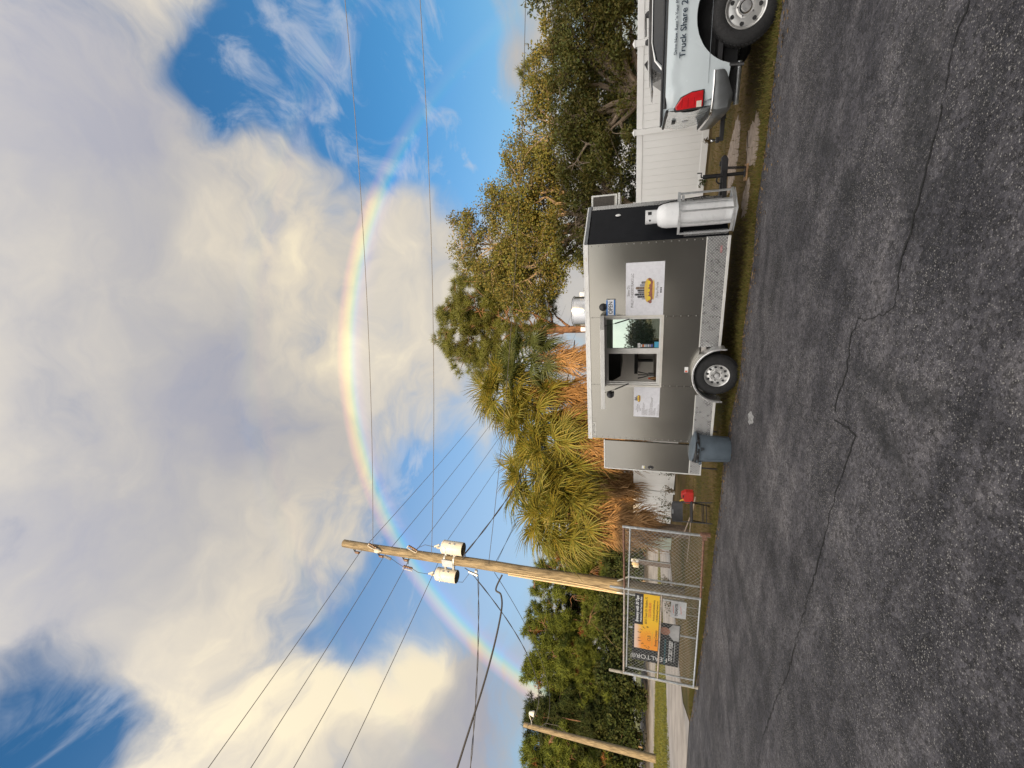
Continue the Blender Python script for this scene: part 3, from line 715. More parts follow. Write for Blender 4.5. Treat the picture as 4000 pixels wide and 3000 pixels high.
# awning hatch swung up, on two gas struts
hx = Matrix.Translation((0, 0, 2.262)) @ Matrix.Rotation(R(5.2), 4, 'X')
hf = MB(hx).box(-2.57, -1.23, -.93, -.03, -.008, .03).build('awning', M('awning skin', (.42, .40, .37), .4, metal=.5), tr)
fr = MB(hx)
for b in ((-2.59, -1.21, -.955, -.93, -.030, .036), (-2.59, -2.571, -.929, -.02, -.030, .036), (-1.229, -1.21, -.929, -.02, -.030, .036)): fr.box(*b)
fr.build('awning_edge', m_trim, hf, bevel=.003)
MB().box(-2.585, -1.215, -.032, -.003, 2.257, 2.285).build('drip_rail', m_trim, tr, bevel=.004)
for x in (-1.285, -2.50):
    s_ = MB(); s_.cyl((x, -.03, 1.80), (x, -.30, 2.02), .011, n=8); s_.cyl((x, -.30, 2.02), (x, -.46, 2.19), .005, n=8); s_.build('gas_strut', m_black, tr, smooth=True)
# dome lamps
def dome(x, z, y=0.0, nm='dome_lamp'):
    d = MB(); d.lathe([(.0, -.070), (.035, -.064), (.060, -.038), (.066, -.012), (.070, 0)], 18, 'Y', (x, y, z)); d.box(x - .02, x + .05, y - .05, y, z - .066, z - .04)
    return d.build(nm, m_blackplastic, tr, smooth=True)
dome(-1.07, 2.245); dome(-2.74, 2.13)
# sticker plate, registration plate, clearance marks
sp = MB().box(-2.27, -2.17, -.004, -.0005, .79, .85).build('tyre_label', m_whiteprint, tr); MB().box(-2.265, -2.235, -.0052, -.0042, .80, .84).build('red_mark', m_red, sp)
rp = MB().box(-3.62, -3.34, -.006, -.001, 2.415, 2.472).build('registration_plate', M('cream plate', (.62, .60, .55), .5), tr)
lettering('WF23353537', .044, m_ink, rp, (-3.48, -.0072, 2.444), sx=.95)
for x in (-.24, -3.6): MB().box(x - .03, x + .03, -.0165, -.0142, 2.508, 2.526).build('clearance_lamp', M('amber lens', (.62, .55, .45), .3), tr)
MB().lathe([(0, -.012), (.02, -.011), (.03, 0)], 12, 'Z', (0, 0, 0)).build('nose_lamp', m_whiteprint, tr, smooth=True).matrix_local = Matrix.Translation((.40, .56, 2.02)) @ Matrix.Rotation(R(59), 4, 'Z') @ Matrix.Rotation(R(90), 4, 'X') @ Matrix.Diagonal((1.0, 1.6, -1, 1))
MB().box(-.26, -.15, -.0125, -.0102, .41, .44).build('painted_reflection', M('painted reddish reflection', (.42, .22, .22), .35, var=.4, scale=40), tr)  # reddish reflection on the tread plate, painted as a flat patch
# rear door folded open in line with the side
dr = MB().box(-4.36, -3.735, -.002, .040, .665, 2.235).build('rear_door', m_pewter, tr)
MB().box(-4.36, -3.735, -.004, .038, .468, .640).build('door_plate', m_plate, dr)
de = MB(); de.box(-4.385, -4.361, -.010, .045, .44, 2.262); de.box(-4.36, -3.72, -.010, .045, 2.236, 2.262); de.box(-4.36, -3.72, -.010, .045, .442, .466); de.box(-4.36, -3.72, -.008, .045, .642, .663)
de.build('door_edge', m_trim, dr, bevel=.004)
MB().lathe([(.0, -.014), (.032, -.012), (.038, 0)], 18, 'Y', (0, 0, 0)).build('door_handle', m_black, dr, smooth=True).matrix_local = Matrix.Translation((-4.29, -.003, 1.36)) @ Matrix.Diagonal((1, 1, 1.5, 1))
MB().box(-4.305, -4.295, -.022, -.0175, 1.345, 1.375).build('key_lock', m_chrome, dr)
MB().box(-4.325, -4.262, -.006, -.0025, 1.475, 1.525).build('warning_label', m_whiteprint, dr)
MB().box(-4.32, -4.266, -.0075, -.0062, 1.478, 1.490).build('label_stripe', M('yellow print', (.6, .5, .05)), dr)
# rear entry step standing behind the door
es = MB(); es.box(-4.75, -4.1, .75, 1.35, .40, .43); es.build('entry_step', m_black, tr)
for x, y in ((-4.72, .78), (-4.72, 1.32), (-4.13, .78), (-4.13, 1.32)): MB().box(x - .012, x + .012, y - .012, y + .012, .0, .399).build('step_leg', m_black, tr)
# fender and wheel
def arc_strip(cx_, cz_, rx, rz, y0, y1, th, a0, a1, n=22):
    mb = MB(); vs = []; fs = []
    for i in range(n + 1):
        t = a0 + (a1 - a0) * i / n; c, s = math.cos(t), math.sin(t)
        for rr in (0, th):
            for y in (y0, y1): vs.append((cx_ + (rx - rr) * c, y, cz_ + (rz - rr) * s))
    for i in range(n):
        a = 4 * i; b = a + 4
        fs += [(a, a + 1, b + 1, b), (a + 2, b + 2, b + 3, a + 3), (a, b, b + 2, a + 2), (a + 1, a + 3, b + 3, b + 1)]
    fs += [(0, 2, 3, 1), (4 * n, 4 * n + 1, 4 * n + 3, 4 * n + 2)]
    return mb.add(vs, fs)
fe = arc_strip(-2.245, .30, .47, .435, -.235, -.001, .012, R(-6), R(186)).build('fender', m_alum, tr, smooth=True)
lp = MB(); pts = [(-2.245 + .476 * math.cos(t), -.238, .30 + .441 * math.sin(t)) for t in np.linspace(R(-8), R(188), 26)]
lp.tube(pts, .012, 8).build('fender_lip', m_alum, fe, smooth=True)
MB().prism([(-2.245 + .455 * math.cos(t), .30 + .42 * math.sin(t)) for t in np.linspace(0, math.pi, 20)], .002, .035).build('wheel_well', m_blackplastic, tr)
WX, WZ, WR = -2.245, .352, .352
def wheel(par, cx_, yo, wd, cz_, Rr, rim, name='wheel', holes=10, hub=.055):
    """y = yo is the outer face, tyre runs inwards"""
    e = bpy.data.objects.new(name, None); col.objects.link(e); e.parent = par; e.location = (cx_, yo, cz_); e.empty_display_size = .1
    ty = MB().lathe([(rim - .005, .02), (rim + .012, .004), (rim + .05, 0), (Rr - .06, .004), (Rr - .025, .022), (Rr - .006, .045), (Rr, .07), (Rr, wd - .07), (Rr - .006, wd - .045), (Rr - .025, wd - .022), (rim + .05, wd), (rim - .005, wd - .02)], 48, 'Y').build('tyre', m_rubber, e, smooth=True)
    tm = MB()
    for k in range(52):
        a = 2 * math.pi * k / 52; c, s = math.cos(a), math.sin(a)
        for j, yy_ in enumerate((.05, .085, wd - .11)):
            a2 = a + j * .04; c, s = math.cos(a2), math.sin(a2); t = (-s, c)
            tm.add([((Rr + h_) * c + t[0] * q, yv, (Rr + h_) * s + t[1] * q) for h_ in (-.004, .006) for q in (-.014, .014) for yv in (yy_, yy_ + .028)], [(4, 6, 7, 5), (0, 4, 5, 1), (2, 3, 7, 6), (0, 2, 6, 4), (1, 5, 7, 3)])
    tm.build('tread_blocks', m_rubber, ty)
    m_rim = M('silver steel rim', (.62, .62, .61), .35, metal=.7, var=.06)
    rm = MB().lathe([(rim, .022), (rim + .008, .006), (rim + .002, -.002), (rim - .012, .006), (rim - .018, .03), (rim - .035, .052), (rim * .80, .050), (rim * .62, .038), (rim * .48, .040), (rim * .40, .026), (hub + .02, .022), (hub, .024), (hub, .05)], 40, 'Y').build('rim', m_rim, e, smooth=True)
    hb = MB().lathe([(0, -.012), (hub * .72, -.010), (hub * .8, .0), (hub * .8, .045)], 20, 'Y').build('hub', m_alum, rm, smooth=True)
    hl = MB(); ln = MB()
    for k in range(holes):
        a = 2 * math.pi * (k + .3) / holes; r_ = rim * .735
        hl.lathe([(0, .0), (.021 * rim / .19, .0), (.021 * rim / .19, .004)], 12, 'Y', (r_ * math.cos(a), .0395, r_ * math.sin(a)))
    hl.build('vent_holes', m_black, rm)
    for k in range(5):
        a = 2 * math.pi * k / 5 + .3; r_ = hub + .028
        MB().cyl((r_ * math.cos(a), .004, r_ * math.sin(a)), (r_ * math.cos(a), .035, r_ * math.sin(a)), .011, n=6).build('lug_nut', m_chrome, rm)
    return e
wheel(tr, WX, -.215, .205, WZ, WR, .192)
wheel(tr, WX, W_ + .02, .205, WZ, WR, .192)
MB().cyl((WX, -.02, WZ), (WX, W_ + .05, WZ), .04, n=10).build('axle', m_black, tr)
ch = MB(); ch.box(-3.6, -.05, .25, .31, .36, .45); ch.box(-3.6, -.05, W_ - .31, W_ - .25, .36, .45); ch.build('chassis_rail', m_black, tr)
# tongue: A frame, coupler, jack on a wooden block, safety chain
tg = MB(); tg.tube([(.1, HN - .45, .345), (.92, HN - .03, .345)], .045, 4); tg.tube([(.1, HN + .45, .345), (.92, HN + .03, .345)], .045, 4); tg.box(.35, .98, HN - .05, HN + .05, .30, .395)
tg.build('tongue', m_black, tr)
cpm = MB().prism([(.95, .30), (1.10, .30), (1.15, .33), (1.165, .37), (1.13, .405), (1.03, .40), (.95, .40)], HN - .045, HN + .045); cpm.box(1.0, 1.08, HN - .012, HN + .012, .40, .425)
cpm.build('coupler', m_black, tr, bevel=.01)
jk = MB(); jk.cyl((.865, HN, .03), (.865, HN, .34), .028, n=12); jk.cyl((.865, HN, .30), (.868, HN, .665), .034, n=12); jk.cyl((.865, HN, .03), (.865, HN, .045), .06, n=12)
jo = jk.build('jack', m_black, tr, smooth=True)
MB().tube([(.866, HN, .665), (.866, HN - .01, .69), (.90, HN - .02, .695), (.93, HN - .03, .69), (.935, HN - .03, .76)], .010, 8).build('crank', m_black, jo, smooth=True)
MB().tube([(.80 + .055 * math.cos(t), HN - .06, .405 + .055 * math.sin(t)) for t in np.linspace(0, 6.28, 16)], .012, 6).build('wiring_coil', m_rubber, tr, smooth=True)
def chain(p0, p1, sag, nm, par, n=26, r=.004):
    mb = MB(); p0, p1 = Vector(p0), Vector(p1)
    for i in range(n):
        t = (i + .5) / n; p = p0.lerp(p1, t) - Vector((0, 0, 4 * sag * t * (1 - t))); dd = (p1 - p0 - Vector((0, 0, 4 * sag * (1 - 2 * t)))).normalized()
        a = dd.orthogonal().normalized(); b = dd.cross(a); s_ = a if i % 2 else b
        mb.tube([p + dd * (.020 * math.cos(q)) + s_ * (.010 * math.sin(q)) for q in np.linspace(0, 2 * math.pi, 9)], r, 5, caps=False)
    return mb.build(nm, m_black, par)
chain((.98, HN - .05, .31), (.955, HN - .05, .02), 0, 'safety_chain', tr, 12); chain((.96, HN - .04, .31), (.935, HN - .06, .02), 0, 'safety_chain', tr, 12)
blk = thing('wood_block', 'short brown wooden block under the trailer jack foot', 'wood block', (2.368, 7.322, 0), TA)
MB().box(.75, 1.0, HN - .10, HN + .12, .006, .028).build('plank', M('weathered plywood', (.34, .20, .10), .8, var=.3, scale=20, stretch=(1, 6, 1)), blk, bevel=.004)
# propane cage welded to the nose, in the frame of the slanted panel
eL = math.hypot(NF, HN - NW); E_ = Vector((NF / eL, (HN - NW) / eL, 0)); N_ = Vector((E_.y, -E_.x, 0))
cgm = Matrix(((E_.x, N_.x, 0, .05), (E_.y, N_.y, 0, .02), (0, 0, 1, 0), (0, 0, 0, 1)))
m_cage = M('aluminium angle', (.60, .61, .62), .38, metal=.65, var=.12, scale=14)
cg = bpy.data.objects.new('propane_cage', None); col.objects.link(cg); cg.parent = tr; cg.empty_display_size = .1
CW, CD, CZ0, CZ1 = .44, .44, .29, 1.10
def cbar(a, b, w_=.018):
    a, b = Vector(a), Vector(b); mb = MB(cgm); d = b - a
    if abs(d.z) > .1: mb.box(a.x - w_, a.x + w_, a.y - .006, a.y + .006, a.z, b.z)
    elif abs(d.x) > abs(d.y): mb.box(min(a.x, b.x), max(a.x, b.x), a.y - .007, a.y + .007, a.z - w_, a.z + w_)
    else: mb.box(a.x - .007, a.x + .007, min(a.y, b.y), max(a.y, b.y), a.z - w_, a.z + w_)
    return mb.build('cage_bar', m_cage, cg)
for z in (CZ0 + .03, CZ1 - .03):
    cbar((-.02, CD, z), (CW + .02, CD, z)); cbar((-.008, .02, z), (-.008, CD - .008, z)); cbar((CW + .008, .02, z), (CW + .008, CD - .008, z))
for x, y in ((0, .02), (CW, .02), (.003, CD - .016), (CW / 2, CD - .016), (CW - .003, CD - .016)): cbar((x, y, CZ0 + .049), (x, y, CZ1 - .049))
for y in (.22,): cbar((-.012, y, CZ0 + .049), (-.012, y, CZ1 - .049), .016)
MB(cgm).box(-.02, CW + .02, .01, CD, CZ0 - .012, CZ0 - .002).build('cage_floor', m_cage, cg)
MB(cgm).box(CW * .55, CW * .75, CD + .008, CD + .03, CZ1 - .10, CZ1 - .06).build('latch', m_cage, cg)
# the tank standing in the cage
tc_ = cgm @ Vector((.225, .205, 0))
tk = thing('propane_tank', 'tall white propane cylinder standing in the cage on the trailer nose', 'gas tank', (0, 0, 0))
tk.matrix_world = Matrix.Translation((2.368, 7.322, 0)) @ Matrix.Rotation(TA, 4, 'Z') @ Matrix.Translation(tc_)
m_tank = M('white enamel', (.76, .77, .78), .32, var=.03, coat=.3)
Rk = .187
MB().lathe([(Rk - .01, .292), (Rk - .004, .42)], 32, 'Z').build('foot_ring', m_tank, tk, smooth=True)
MB().lathe([(0, .34), (Rk * .7, .345), (Rk - .02, .38), (Rk, .43), (Rk, 1.24), (Rk - .012, 1.31), (Rk * .78, 1.37), (Rk * .45, 1.40), (0, 1.41)], 32, 'Z').build('cylinder', m_tank, tk, smooth=True)
MB().lathe([(.102, 1.375), (.108, 1.57), (.102, 1.57), (.098, 1.38)], 28, 'Z', a0=R(-255), a1=R(75)).build('collar', m_tank, tk, smooth=True)
MB().lathe([(.1085, 1.475), (.1092, 1.475), (.1092, 1.53), (.1085, 1.53)], 8, 'Z', a0=R(-70), a1=R(-40)).build('collar_slot', m_black, tk)
MB().lathe([(0, 0), (.016, 0)], 12, 'X', (0, 0, 0)).build('collar_hole', m_black, tk).matrix_local = Matrix.Rotation(R(-115), 4, 'Z') @ Matrix.Translation((.1095, 0, 1.50))
MB().cyl((0, 0, 1.41), (0, 0, 1.49), .025, n=10).build('valve', M('brass', (.55, .38, .12), .35, metal=.9), tk, smooth=True)
hs_ = MB(); hs_.tube([(.02, .03, 1.47), (.10, .10, 1.44), (.17, .16, 1.34), (.2, .22, 1.18), (.22, .30, .9), (.24, .36, .6)], .008, 8); hs_.build('gas_hose', m_rubber, tk, smooth=True)
# air conditioner on the far slant of the nose
ac = bpy.data.objects.new('air_conditioner', None); col.objects.link(ac); ac.parent = tr; ac.matrix_local = Matrix.Translation((.46, 1.30, 0)) @ Matrix.Rotation(R(8), 4, 'Z')
m_beige = M('beige enamel', (.60, .58, .52), .5, var=.06)
MB().box(-.22, .26, -.22, .24, 2.08, 2.52).build('case', m_beige, ac, bevel=.008)
gr_ = MB(); gr_.box(-.18, .235, -.226, -.221, 2.12, 2.49); gr_.build('grille', M('dark fins', (.07, .06, .05), .7, var=.3, scale=60), ac)
fr = MB(); rect_frame(fr, -.215, .262, 2.07, 2.53, .026, -.238, -.222); fr.build('grille_frame', m_trim, ac)
MB().box(-.2, .27, -.26, .28, 2.02, 2.05).build('support', m_trim, ac)
# round roof fan
vx, vy = -1.32, .80
vt = MB().lathe([(.285, 2.563), (.285, 2.86), (.30, 2.862), (.30, 2.875), (.27, 2.90), (0, 2.93)], 40, 'Z', (vx, vy, 0)).build('roof_fan', M('spun aluminium', (.50, .51, .53), .27, metal=1, var=.04, rv=.02), tr, smooth=True)
MB().box(vx - .34, vx + .34, vy - .30, vy + .30, 2.563, 2.58).build('fan_base', m_alum, vt)
for sx in (-1, 1): MB().box(vx + sx * .345 - .04, vx + sx * .345 + .04, vy - .09, vy - .03, 2.66, 2.75).build('junction_box', m_white, vt, bevel=.004)
# kitchen seen through the open half
ki = MB(); ki.add([(x, y, z) for y in (.75, 1.60) for x, z in ((-1.9, 2.42), (-2.95, 2.42), (-2.66, 1.98), (-1.9, 1.98))], [(0, 1, 2, 3), (7, 6, 5, 4), (0, 4, 5, 1), (1, 5, 6, 2), (2, 6, 7, 3), (3, 7, 4, 0)]); ki.build('range_hood', m_black, tr)
MB().box(-2.90, -2.0, 1.50, 1.79, 1.66, 1.73).build('wall_shelf', m_black, tr)
MB().box(-2.98, -1.8, 1.05, 1.79, 1.18, 1.33).build('counter', M('dull steel counter', (.30, .27, .24), .4, metal=.6), tr)
MB().box(-2.70, -2.66, 1.72, 1.79, 1.34, 1.655).build('wall_rail', m_black, tr)
ut = thing('utensil_jar', 'jar of black handled spatulas on the counter inside the trailer', 'utensils', (2.368, 7.322, 0), TA)
MB().lathe([(.0, 1.332), (.045, 1.332), (.05, 1.44), (.046, 1.44), (.04, 1.34)], 14, 'Z', (-2.80, 1.2, 0)).build('jar', m_alum, ut, smooth=True)
for k, (dx, dy) in enumerate(((-.06, 0), (-.01, .02), (.05, -.01))):
    MB().tube([(-2.80, 1.2, 1.37), (-2.80 + dx, 1.2 + dy, 1.56), (-2.80 + dx * 1.35, 1.2 + dy, 1.65)], [.006, .010, .013], 8).build('spatula', m_black, ut, smooth=True)
bt = thing('sauce_bottle', 'brown sauce bottle with red cap on the trailer window sill', 'bottle', (2.368, 7.322, 0), TA)
MB().box(-2.495, -2.35, .055, .26, 1.232, 1.262).build('sill_shelf', m_inner, tr)
MB().lathe([(0, 1.264), (.030, 1.264), (.032, 1.37), (.026, 1.40), (.015, 1.42)], 14, 'Z', (-2.45, .13, 0)).build('bottle_body', M('amber sauce', (.24, .12, .03), .25), bt, smooth=True)
MB().lathe([(.0, 1.455), (.016, 1.452), (.018, 1.42)], 12, 'Z', (-2.45, .13, 0)).build('cap', m_red, bt, smooth=True)

# ------------------------------------------------------------------ signs on the trailer
TF = ((2.368, 7.322, 0), TA)
m_vinyl = M('white banner vinyl', (.72, .72, .76), .28, var=.03, wave=.05)
m_handink = M('grey brown ink', (.11, .085, .08), .6)
def sandwich(par, cx_, cz_, s):
    """cheesesteak roll with a skyline rising behind it; print on a banner"""
    y0 = -.0095
    def ell(pts, nm, mat, y): MB().add([(cx_ + a * s, y, cz_ + b * s) for a, b in pts], [tuple(range(len(pts)))]).build(nm, mat, par)
    m_bun = M('print bun yellow', (.72, .47, .10), .6, var=.08); m_ch = M('print cheese', (.80, .58, .04), .6); m_meat = M('print meat', (.30, .115, .08), .6, var=.2, scale=30); m_line = M('print outline', (.09, .05, .03), .6)
    tones = [M('print tower dark', (.045, .045, .05), .6), M('print tower grey', (.16, .15, .15), .6), M('print tower brown', (.20, .14, .10), .6), M('print tower pale', (.33, .34, .38), .6)]
    for x0, x1, h, t in ((-.62, -.52, .33, 3), (-.50, -.36, .62, 0), (-.34, -.20, .80, 0), (-.18, -.08, .58, 1), (-.06, .06, .62, 0), (.08, .26, .74, 2), (.28, .44, .46, 3), (.46, .62, .36, 1)):
        ell([(x0, .05), (x1, .05), (x1, h * .92), ((x0 + x1) / 2 + .02, h), ((x0 + x1) / 2 - .02, h), (x0, h * .92)], 'skyline_tower', tones[t], y0)
        n = 3
        for k in range(n): ell([(x0 + .02, h * (.2 + .2 * k)), (x1 - .02, h * (.2 + .2 * k)), (x1 - .02, h * (.23 + .2 * k)), (x0 + .02, h * (.23 + .2 * k))], 'tower_floor_line', tones[3 if t != 3 else 1], y0 - .0005)
    rr = lambda rx, rz, ox, oz, a0=0, a1=360, n=26: [(ox + rx * math.cos(R(a)), oz + rz * math.sin(R(a))) for a in np.linspace(a0, a1, n, endpoint=(a1 - a0) < 360)]
    ell(rr(.84, .33, 0, -.16), 'roll_outline', m_line, y0 - .0010)
    ell(rr(.81, .30, 0, -.17), 'meat', m_meat, y0 - .0015)
    ell(rr(.80, .22, 0, -.06, -8, 188), 'roll_top', m_bun, y0 - .0020)
    ell(rr(.70, .07, .02, -.44), 'roll_bottom', m_bun, y0 - .0020)
    for k, (ox, w_, h_) in enumerate(((-.55, .15, .2), (-.25, .10, .1), (0, .12, .14), (.28, .10, .1), (.52, .14, .18))):
        ell([(ox - w_, -.05), (ox - w_, -.05 - h_ * .6), (ox - w_ * .6, -.05 - h_), (ox, -.05 - h_ * 1.15), (ox + w_ * .6, -.05 - h_), (ox + w_, -.05 - h_ * .6), (ox + w_, -.05)], 'cheese_drip', m_ch, y0 - .0025)
    ell(rr(.10, .11, -.80, -.24), 'meat_end', m_meat, y0 - .0026)
ban = sign_board('cheesesteak_banner', 'large white banner with a cheesesteak drawing right of the serving window', 'banner', -1.24, -.335, 1.245, 1.86, -.008, m_vinyl, TF, .006, 'vinyl')
lettering("Steve D's", .062, m_handink, ban, (-.80, -.0092, 1.815), sx=.78)
lettering('PHILLY CHEESESTEAKS LLC', .060, m_handink, ban, (-.80, -.0092, 1.752), sx=.80)
sandwich(ban, -.80, 1.52, .245)
lettering('Tampa Florida', .052, m_handink, ban, (-.80, -.0092, 1.352), sx=.88)
for k in range(3): MB().lathe([(0, -.0092), (.014, -.0092)], 14, 'Y', (-.835 + k * .033, 0, 1.293)).build('social_icon', m_ink, ban)
mn = sign_board('menu_board', 'small white menu board left of the serving window', 'sign', -3.175, -2.572, 1.245, 1.70, -.008, m_vinyl, TF, .006, 'vinyl')
sandwich(mn, -2.80, 1.625, .085)
lettering("Steve D's", .022, m_handink, mn, (-3.0, -.0092, 1.655), sx=.9); lettering('Philly Cheesesteaks', .024, m_handink, mn, (-3.0, -.0092, 1.628), sx=.9)
def small_print(par, x0, y, rows, h, mat):
    """print too small to read: rows of word-long strokes"""
    mb = MB(); rr_ = random.Random(3)
    for z, L in rows:
        x = x0
        while x < x0 + L:
            wl = rr_.uniform(.012, .034); mb.add([(x, y, z), (x + wl, y, z), (x + wl, y, z + h), (x, y, z + h)], [(0, 1, 2, 3)]); x += wl + .007
    return mb.build('small_print', mat, par)
small_print(mn, -3.05, -.0092, [(1.598, .11), (1.574, .05)], .007, m_handink)
small_print(mn, -3.14, -.0092, [(1.545 - k * .0178, L) for k, L in enumerate((.12, .26, .22, .10, .12, .12, 0, .11, .24, .36, .36, .10, .12, .12, 0, .09, .20, .12)) if L], .006, m_handink)
op = sign_board('open_sign', 'white and blue OPEN sign fixed high on the trailer side', 'sign', -1.205, -.935, 2.035, 2.185, -.045, M('white acrylic', (.74, .76, .80), .3, var=.02), TF, .04, 'panel')
m_blue = M('blue stripe', (.02, .16, .50), .4, var=.05)
MB().box(-1.205, -.935, -.0475, -.0455, 2.162, 2.185).build('stripe', m_blue, op); MB().box(-1.205, -.935, -.0475, -.0455, 2.035, 2.058).build('stripe', m_blue, op)
lettering('OPEN', .098, m_ink, op, (-1.07, -.0465, 2.110), sx=.86, bold=.0012)
# ------------------------------------------------------------------ white pickup truck, tail towards the trailer (local origin: rear wheel contact, outer face; x forward)
VA = -0.40
tk_ = thing('pickup_truck', 'white rental pickup truck with lettering on its bed side', 'pickup truck', (4.88, 6.10, 0), VA)
m_paint = M('white car paint', (.61, .68, .71), .22, var=.02, coat=.8, scale=2)
TW = 1.98; RZ = 1.335; RB = -1.00         # width, rail height, tail end of the bed
wc = (0.0, .395); ar = .595
def arch(n=20, a0=167, a1=13):
    return [(wc[0] + ar * math.cos(R(a)), wc[1] + ar * .98 * math.sin(R(a))) for a in np.linspace(a0, a1, n)]
body = [(RB, RZ - .02), (RB + .0, .98), (RB + .02, .74), (-.80, .54), (-.62, .52)] + arch() + [(.62, .50), (1.05, .50), (1.05, RZ)]
bs = []
for y in (0, .028): bs.append(y)
def side_skin(y0, sgn, nm='bed_side'):
    """bed side with a crease: slightly bulged section"""
    mb = MB(); poly = body; n = len(poly)
    zs = lambda z: -.045 * math.sin(min(1, max(0, (z - .5) / .85)) * math.pi) 
    vs = [(x, y0 + sgn * zs(z), z) for x, z in poly] + [(x, y0 - sgn * .03, z) for x, z in poly]
    fs = [(i, (i + 1) % n, n + (i + 1) % n, n + i) for i in range(n)]
    # fan the outer face in vertical strips for shading
    mb.add(vs, fs)
    import bmesh
    return mb
def bulged_panel(y0, sgn):
    nx, nz = 44, 16; mb = MB(); vs = []; idx = {}; fs = []
    xs = np.linspace(RB, 1.05, nx + 1)
    def zlow(x):
        best = .0
        for (x0, z0), (x1, z1) in zip(body[1:], body[2:]):
            if min(x0, x1) - 1e-9 <= x <= max(x0, x1) + 1e-9 and abs(x1 - x0) > 1e-9:
                best = max(best, z0 + (z1 - z0) * (x - x0) / (x1 - x0)) if z0 < 1.3 and z1 < 1.3 else best
        return best
    for i, x in enumerate(xs):
        zl = max(.5, zlow(x)); 
        for j in range(nz + 1):
            z = zl + (RZ - zl) * j / nz; q = (z - .5) / (RZ - .5)
            bulge = .05 * math.sin(q * math.pi * .9) + (.012 if q > .82 else 0)
            tail = .05 * max(0, (RB + .18 - x) / .18) ** 2
            vs.append((x, y0 + sgn * (-bulge + tail), z))
    for i in range(nx):
        for j in range(nz): a = i * (nz + 1) + j; fs.append((a, a + nz + 1, a + nz + 2, a + 1))
    mb.add(vs, fs); return mb
bp_ = bulged_panel(.05, 1).build('bed_side', m_paint, tk_, smooth=True)
bulged_panel(TW - .05, -1).build('bed_side', m_paint, tk_, smooth=True)
MB().prism([(RB + .05, .60), (-.60, .58)] + [(wc[0] + (ar - .01) * math.cos(R(a)), wc[1] + ar * .97 * math.sin(R(a))) for a in np.linspace(162, 18, 14)] + [(.60, .55), (1.04, .55), (1.04, 1.2), (RB + .05, 1.2)], .115, .13).build('inner_fender', m_blackplastic, tk_)
arc_strip(0, .395, .60, .585, .05, .46, .012, R(4), R(176)).build('wheel_liner', m_blackplastic, tk_, smooth=True)
MB().prism([(.60 * math.cos(t), .395 + .585 * math.sin(t)) for t in np.linspace(0, math.pi, 20)], .462, .474).build('wheel_liner', m_blackplastic, tk_)
bf = MB(); bf.box(RB + .03, 1.0, .13, TW - .13, .62, .68); bf.build('bed_floor', m_blackplastic, tk_)
MB().box(RB + .02, 5.0, .35, TW - .35, .40, .58).build('frame', m_black, tk_)
rl = MB(); rl.tube([(RB, .045, RZ + .004), (1.05, .045, RZ + .004)], .022, 8); rl.tube([(RB, TW - .045, RZ + .004), (1.05, TW - .045, RZ + .004)], .022, 8); rl.tube([(RB - .03, .1, RZ - .03), (RB - .03, TW - .1, RZ - .03)], .022, 8); rl.build('bed_rail_cap', m_blackplastic, tk_, smooth=True)
# tailgate, lamps, bumper
tgm = MB(); vs = []
for i in range(11):
    for j in range(9):
        y = .09 + (TW - .18) * i / 10; z = .72 + (RZ - .05 - .72) * j / 8; q = j / 8
        vs.append((RB - .035 - .03 * math.sin(q * math.pi) - (.012 if .25 < q < .72 else 0), y, z))
tgm.add(vs, [(i * 9 + j, i * 9 + j + 1, (i + 1) * 9 + j + 1, (i + 1) * 9 + j) for i in range(10) for j in range(8)])
tgo = tgm.build('tailgate', m_paint, tk_, smooth=True)
MB().box(RB - .03, RB + .03, .09, TW - .09, .72, RZ - .05).build('tailgate_inner', m_paint, tk_)
hd = MB(); hd.box(RB - .082, RB - .05, TW / 2 - .12, TW / 2 + .12, 1.14, 1.20); hd.build('tailgate_handle', m_blackplastic, tgo, bevel=.01)
MB().lathe([(0, -.006), (.10, -.005), (.115, 0)], 24, 'X', (0, 0, 0)).build('oval_badge', M('dark blue badge', (.02, .04, .10), .25, coat=.5), tgo).matrix_local = Matrix.Translation((RB - .076, TW / 2, 1.00)) @ Matrix.Diagonal((1, 1, .42, 1))
m_lens = M('red tail lens', (.55, .012, .016), .12, var=.12, scale=14, coat=.6)
prof = [(RB - .045, .84), (RB - .05, 1.185), (RB - .01, 1.205), (RB + .095, 1.12), (RB + .145, 1.0), (RB + .15, .84)]
MB().prism([(x - .012 if x < RB else x + .012, z + (.014 if z > 1 else -.014)) for x, z in prof], -.005, .095).build('lamp_bezel', m_black, tk_, bevel=.01)
tl = MB().prism(prof, -.014, .10).build('tail_lamp', m_lens, tk_, bevel=.012)
MB().box(RB - .046, RB + .03, -.0165, -.0142, .86, .925).build('reverse_lens', M('clear lens', (.62, .58, .50), .15), tl)
for z in (.95, 1.03, 1.11): MB().box(RB - .03, RB + .08, -.0155, -.0142, z, z + .006).build('lens_rib', M('dark red lens', (.22, .006, .01), .2), tl)
tl2 = MB().prism(prof, TW - .10, TW + .014).build('tail_lamp', m_lens, tk_, bevel=.012)
m_bump = M('grey bumper', (.16, .17, .175), .38, metal=.4, var=.1)
bmp = MB()
sec = [(.50, .70), (.52, .715), (.66, .72), (.70, .70)]
plan = [(RB + .36, .0), (RB + .30, -.02), (RB + .02, -.025), (RB - .10, .02), (RB - .15, .12), (RB - .16, TW * .3), (RB - .16, TW * .7), (RB - .15, TW - .12), (RB - .10, TW - .02), (RB + .02, TW + .025), (RB + .30, TW + .02), (RB + .36, TW)]
vs = []; nP = len(plan)
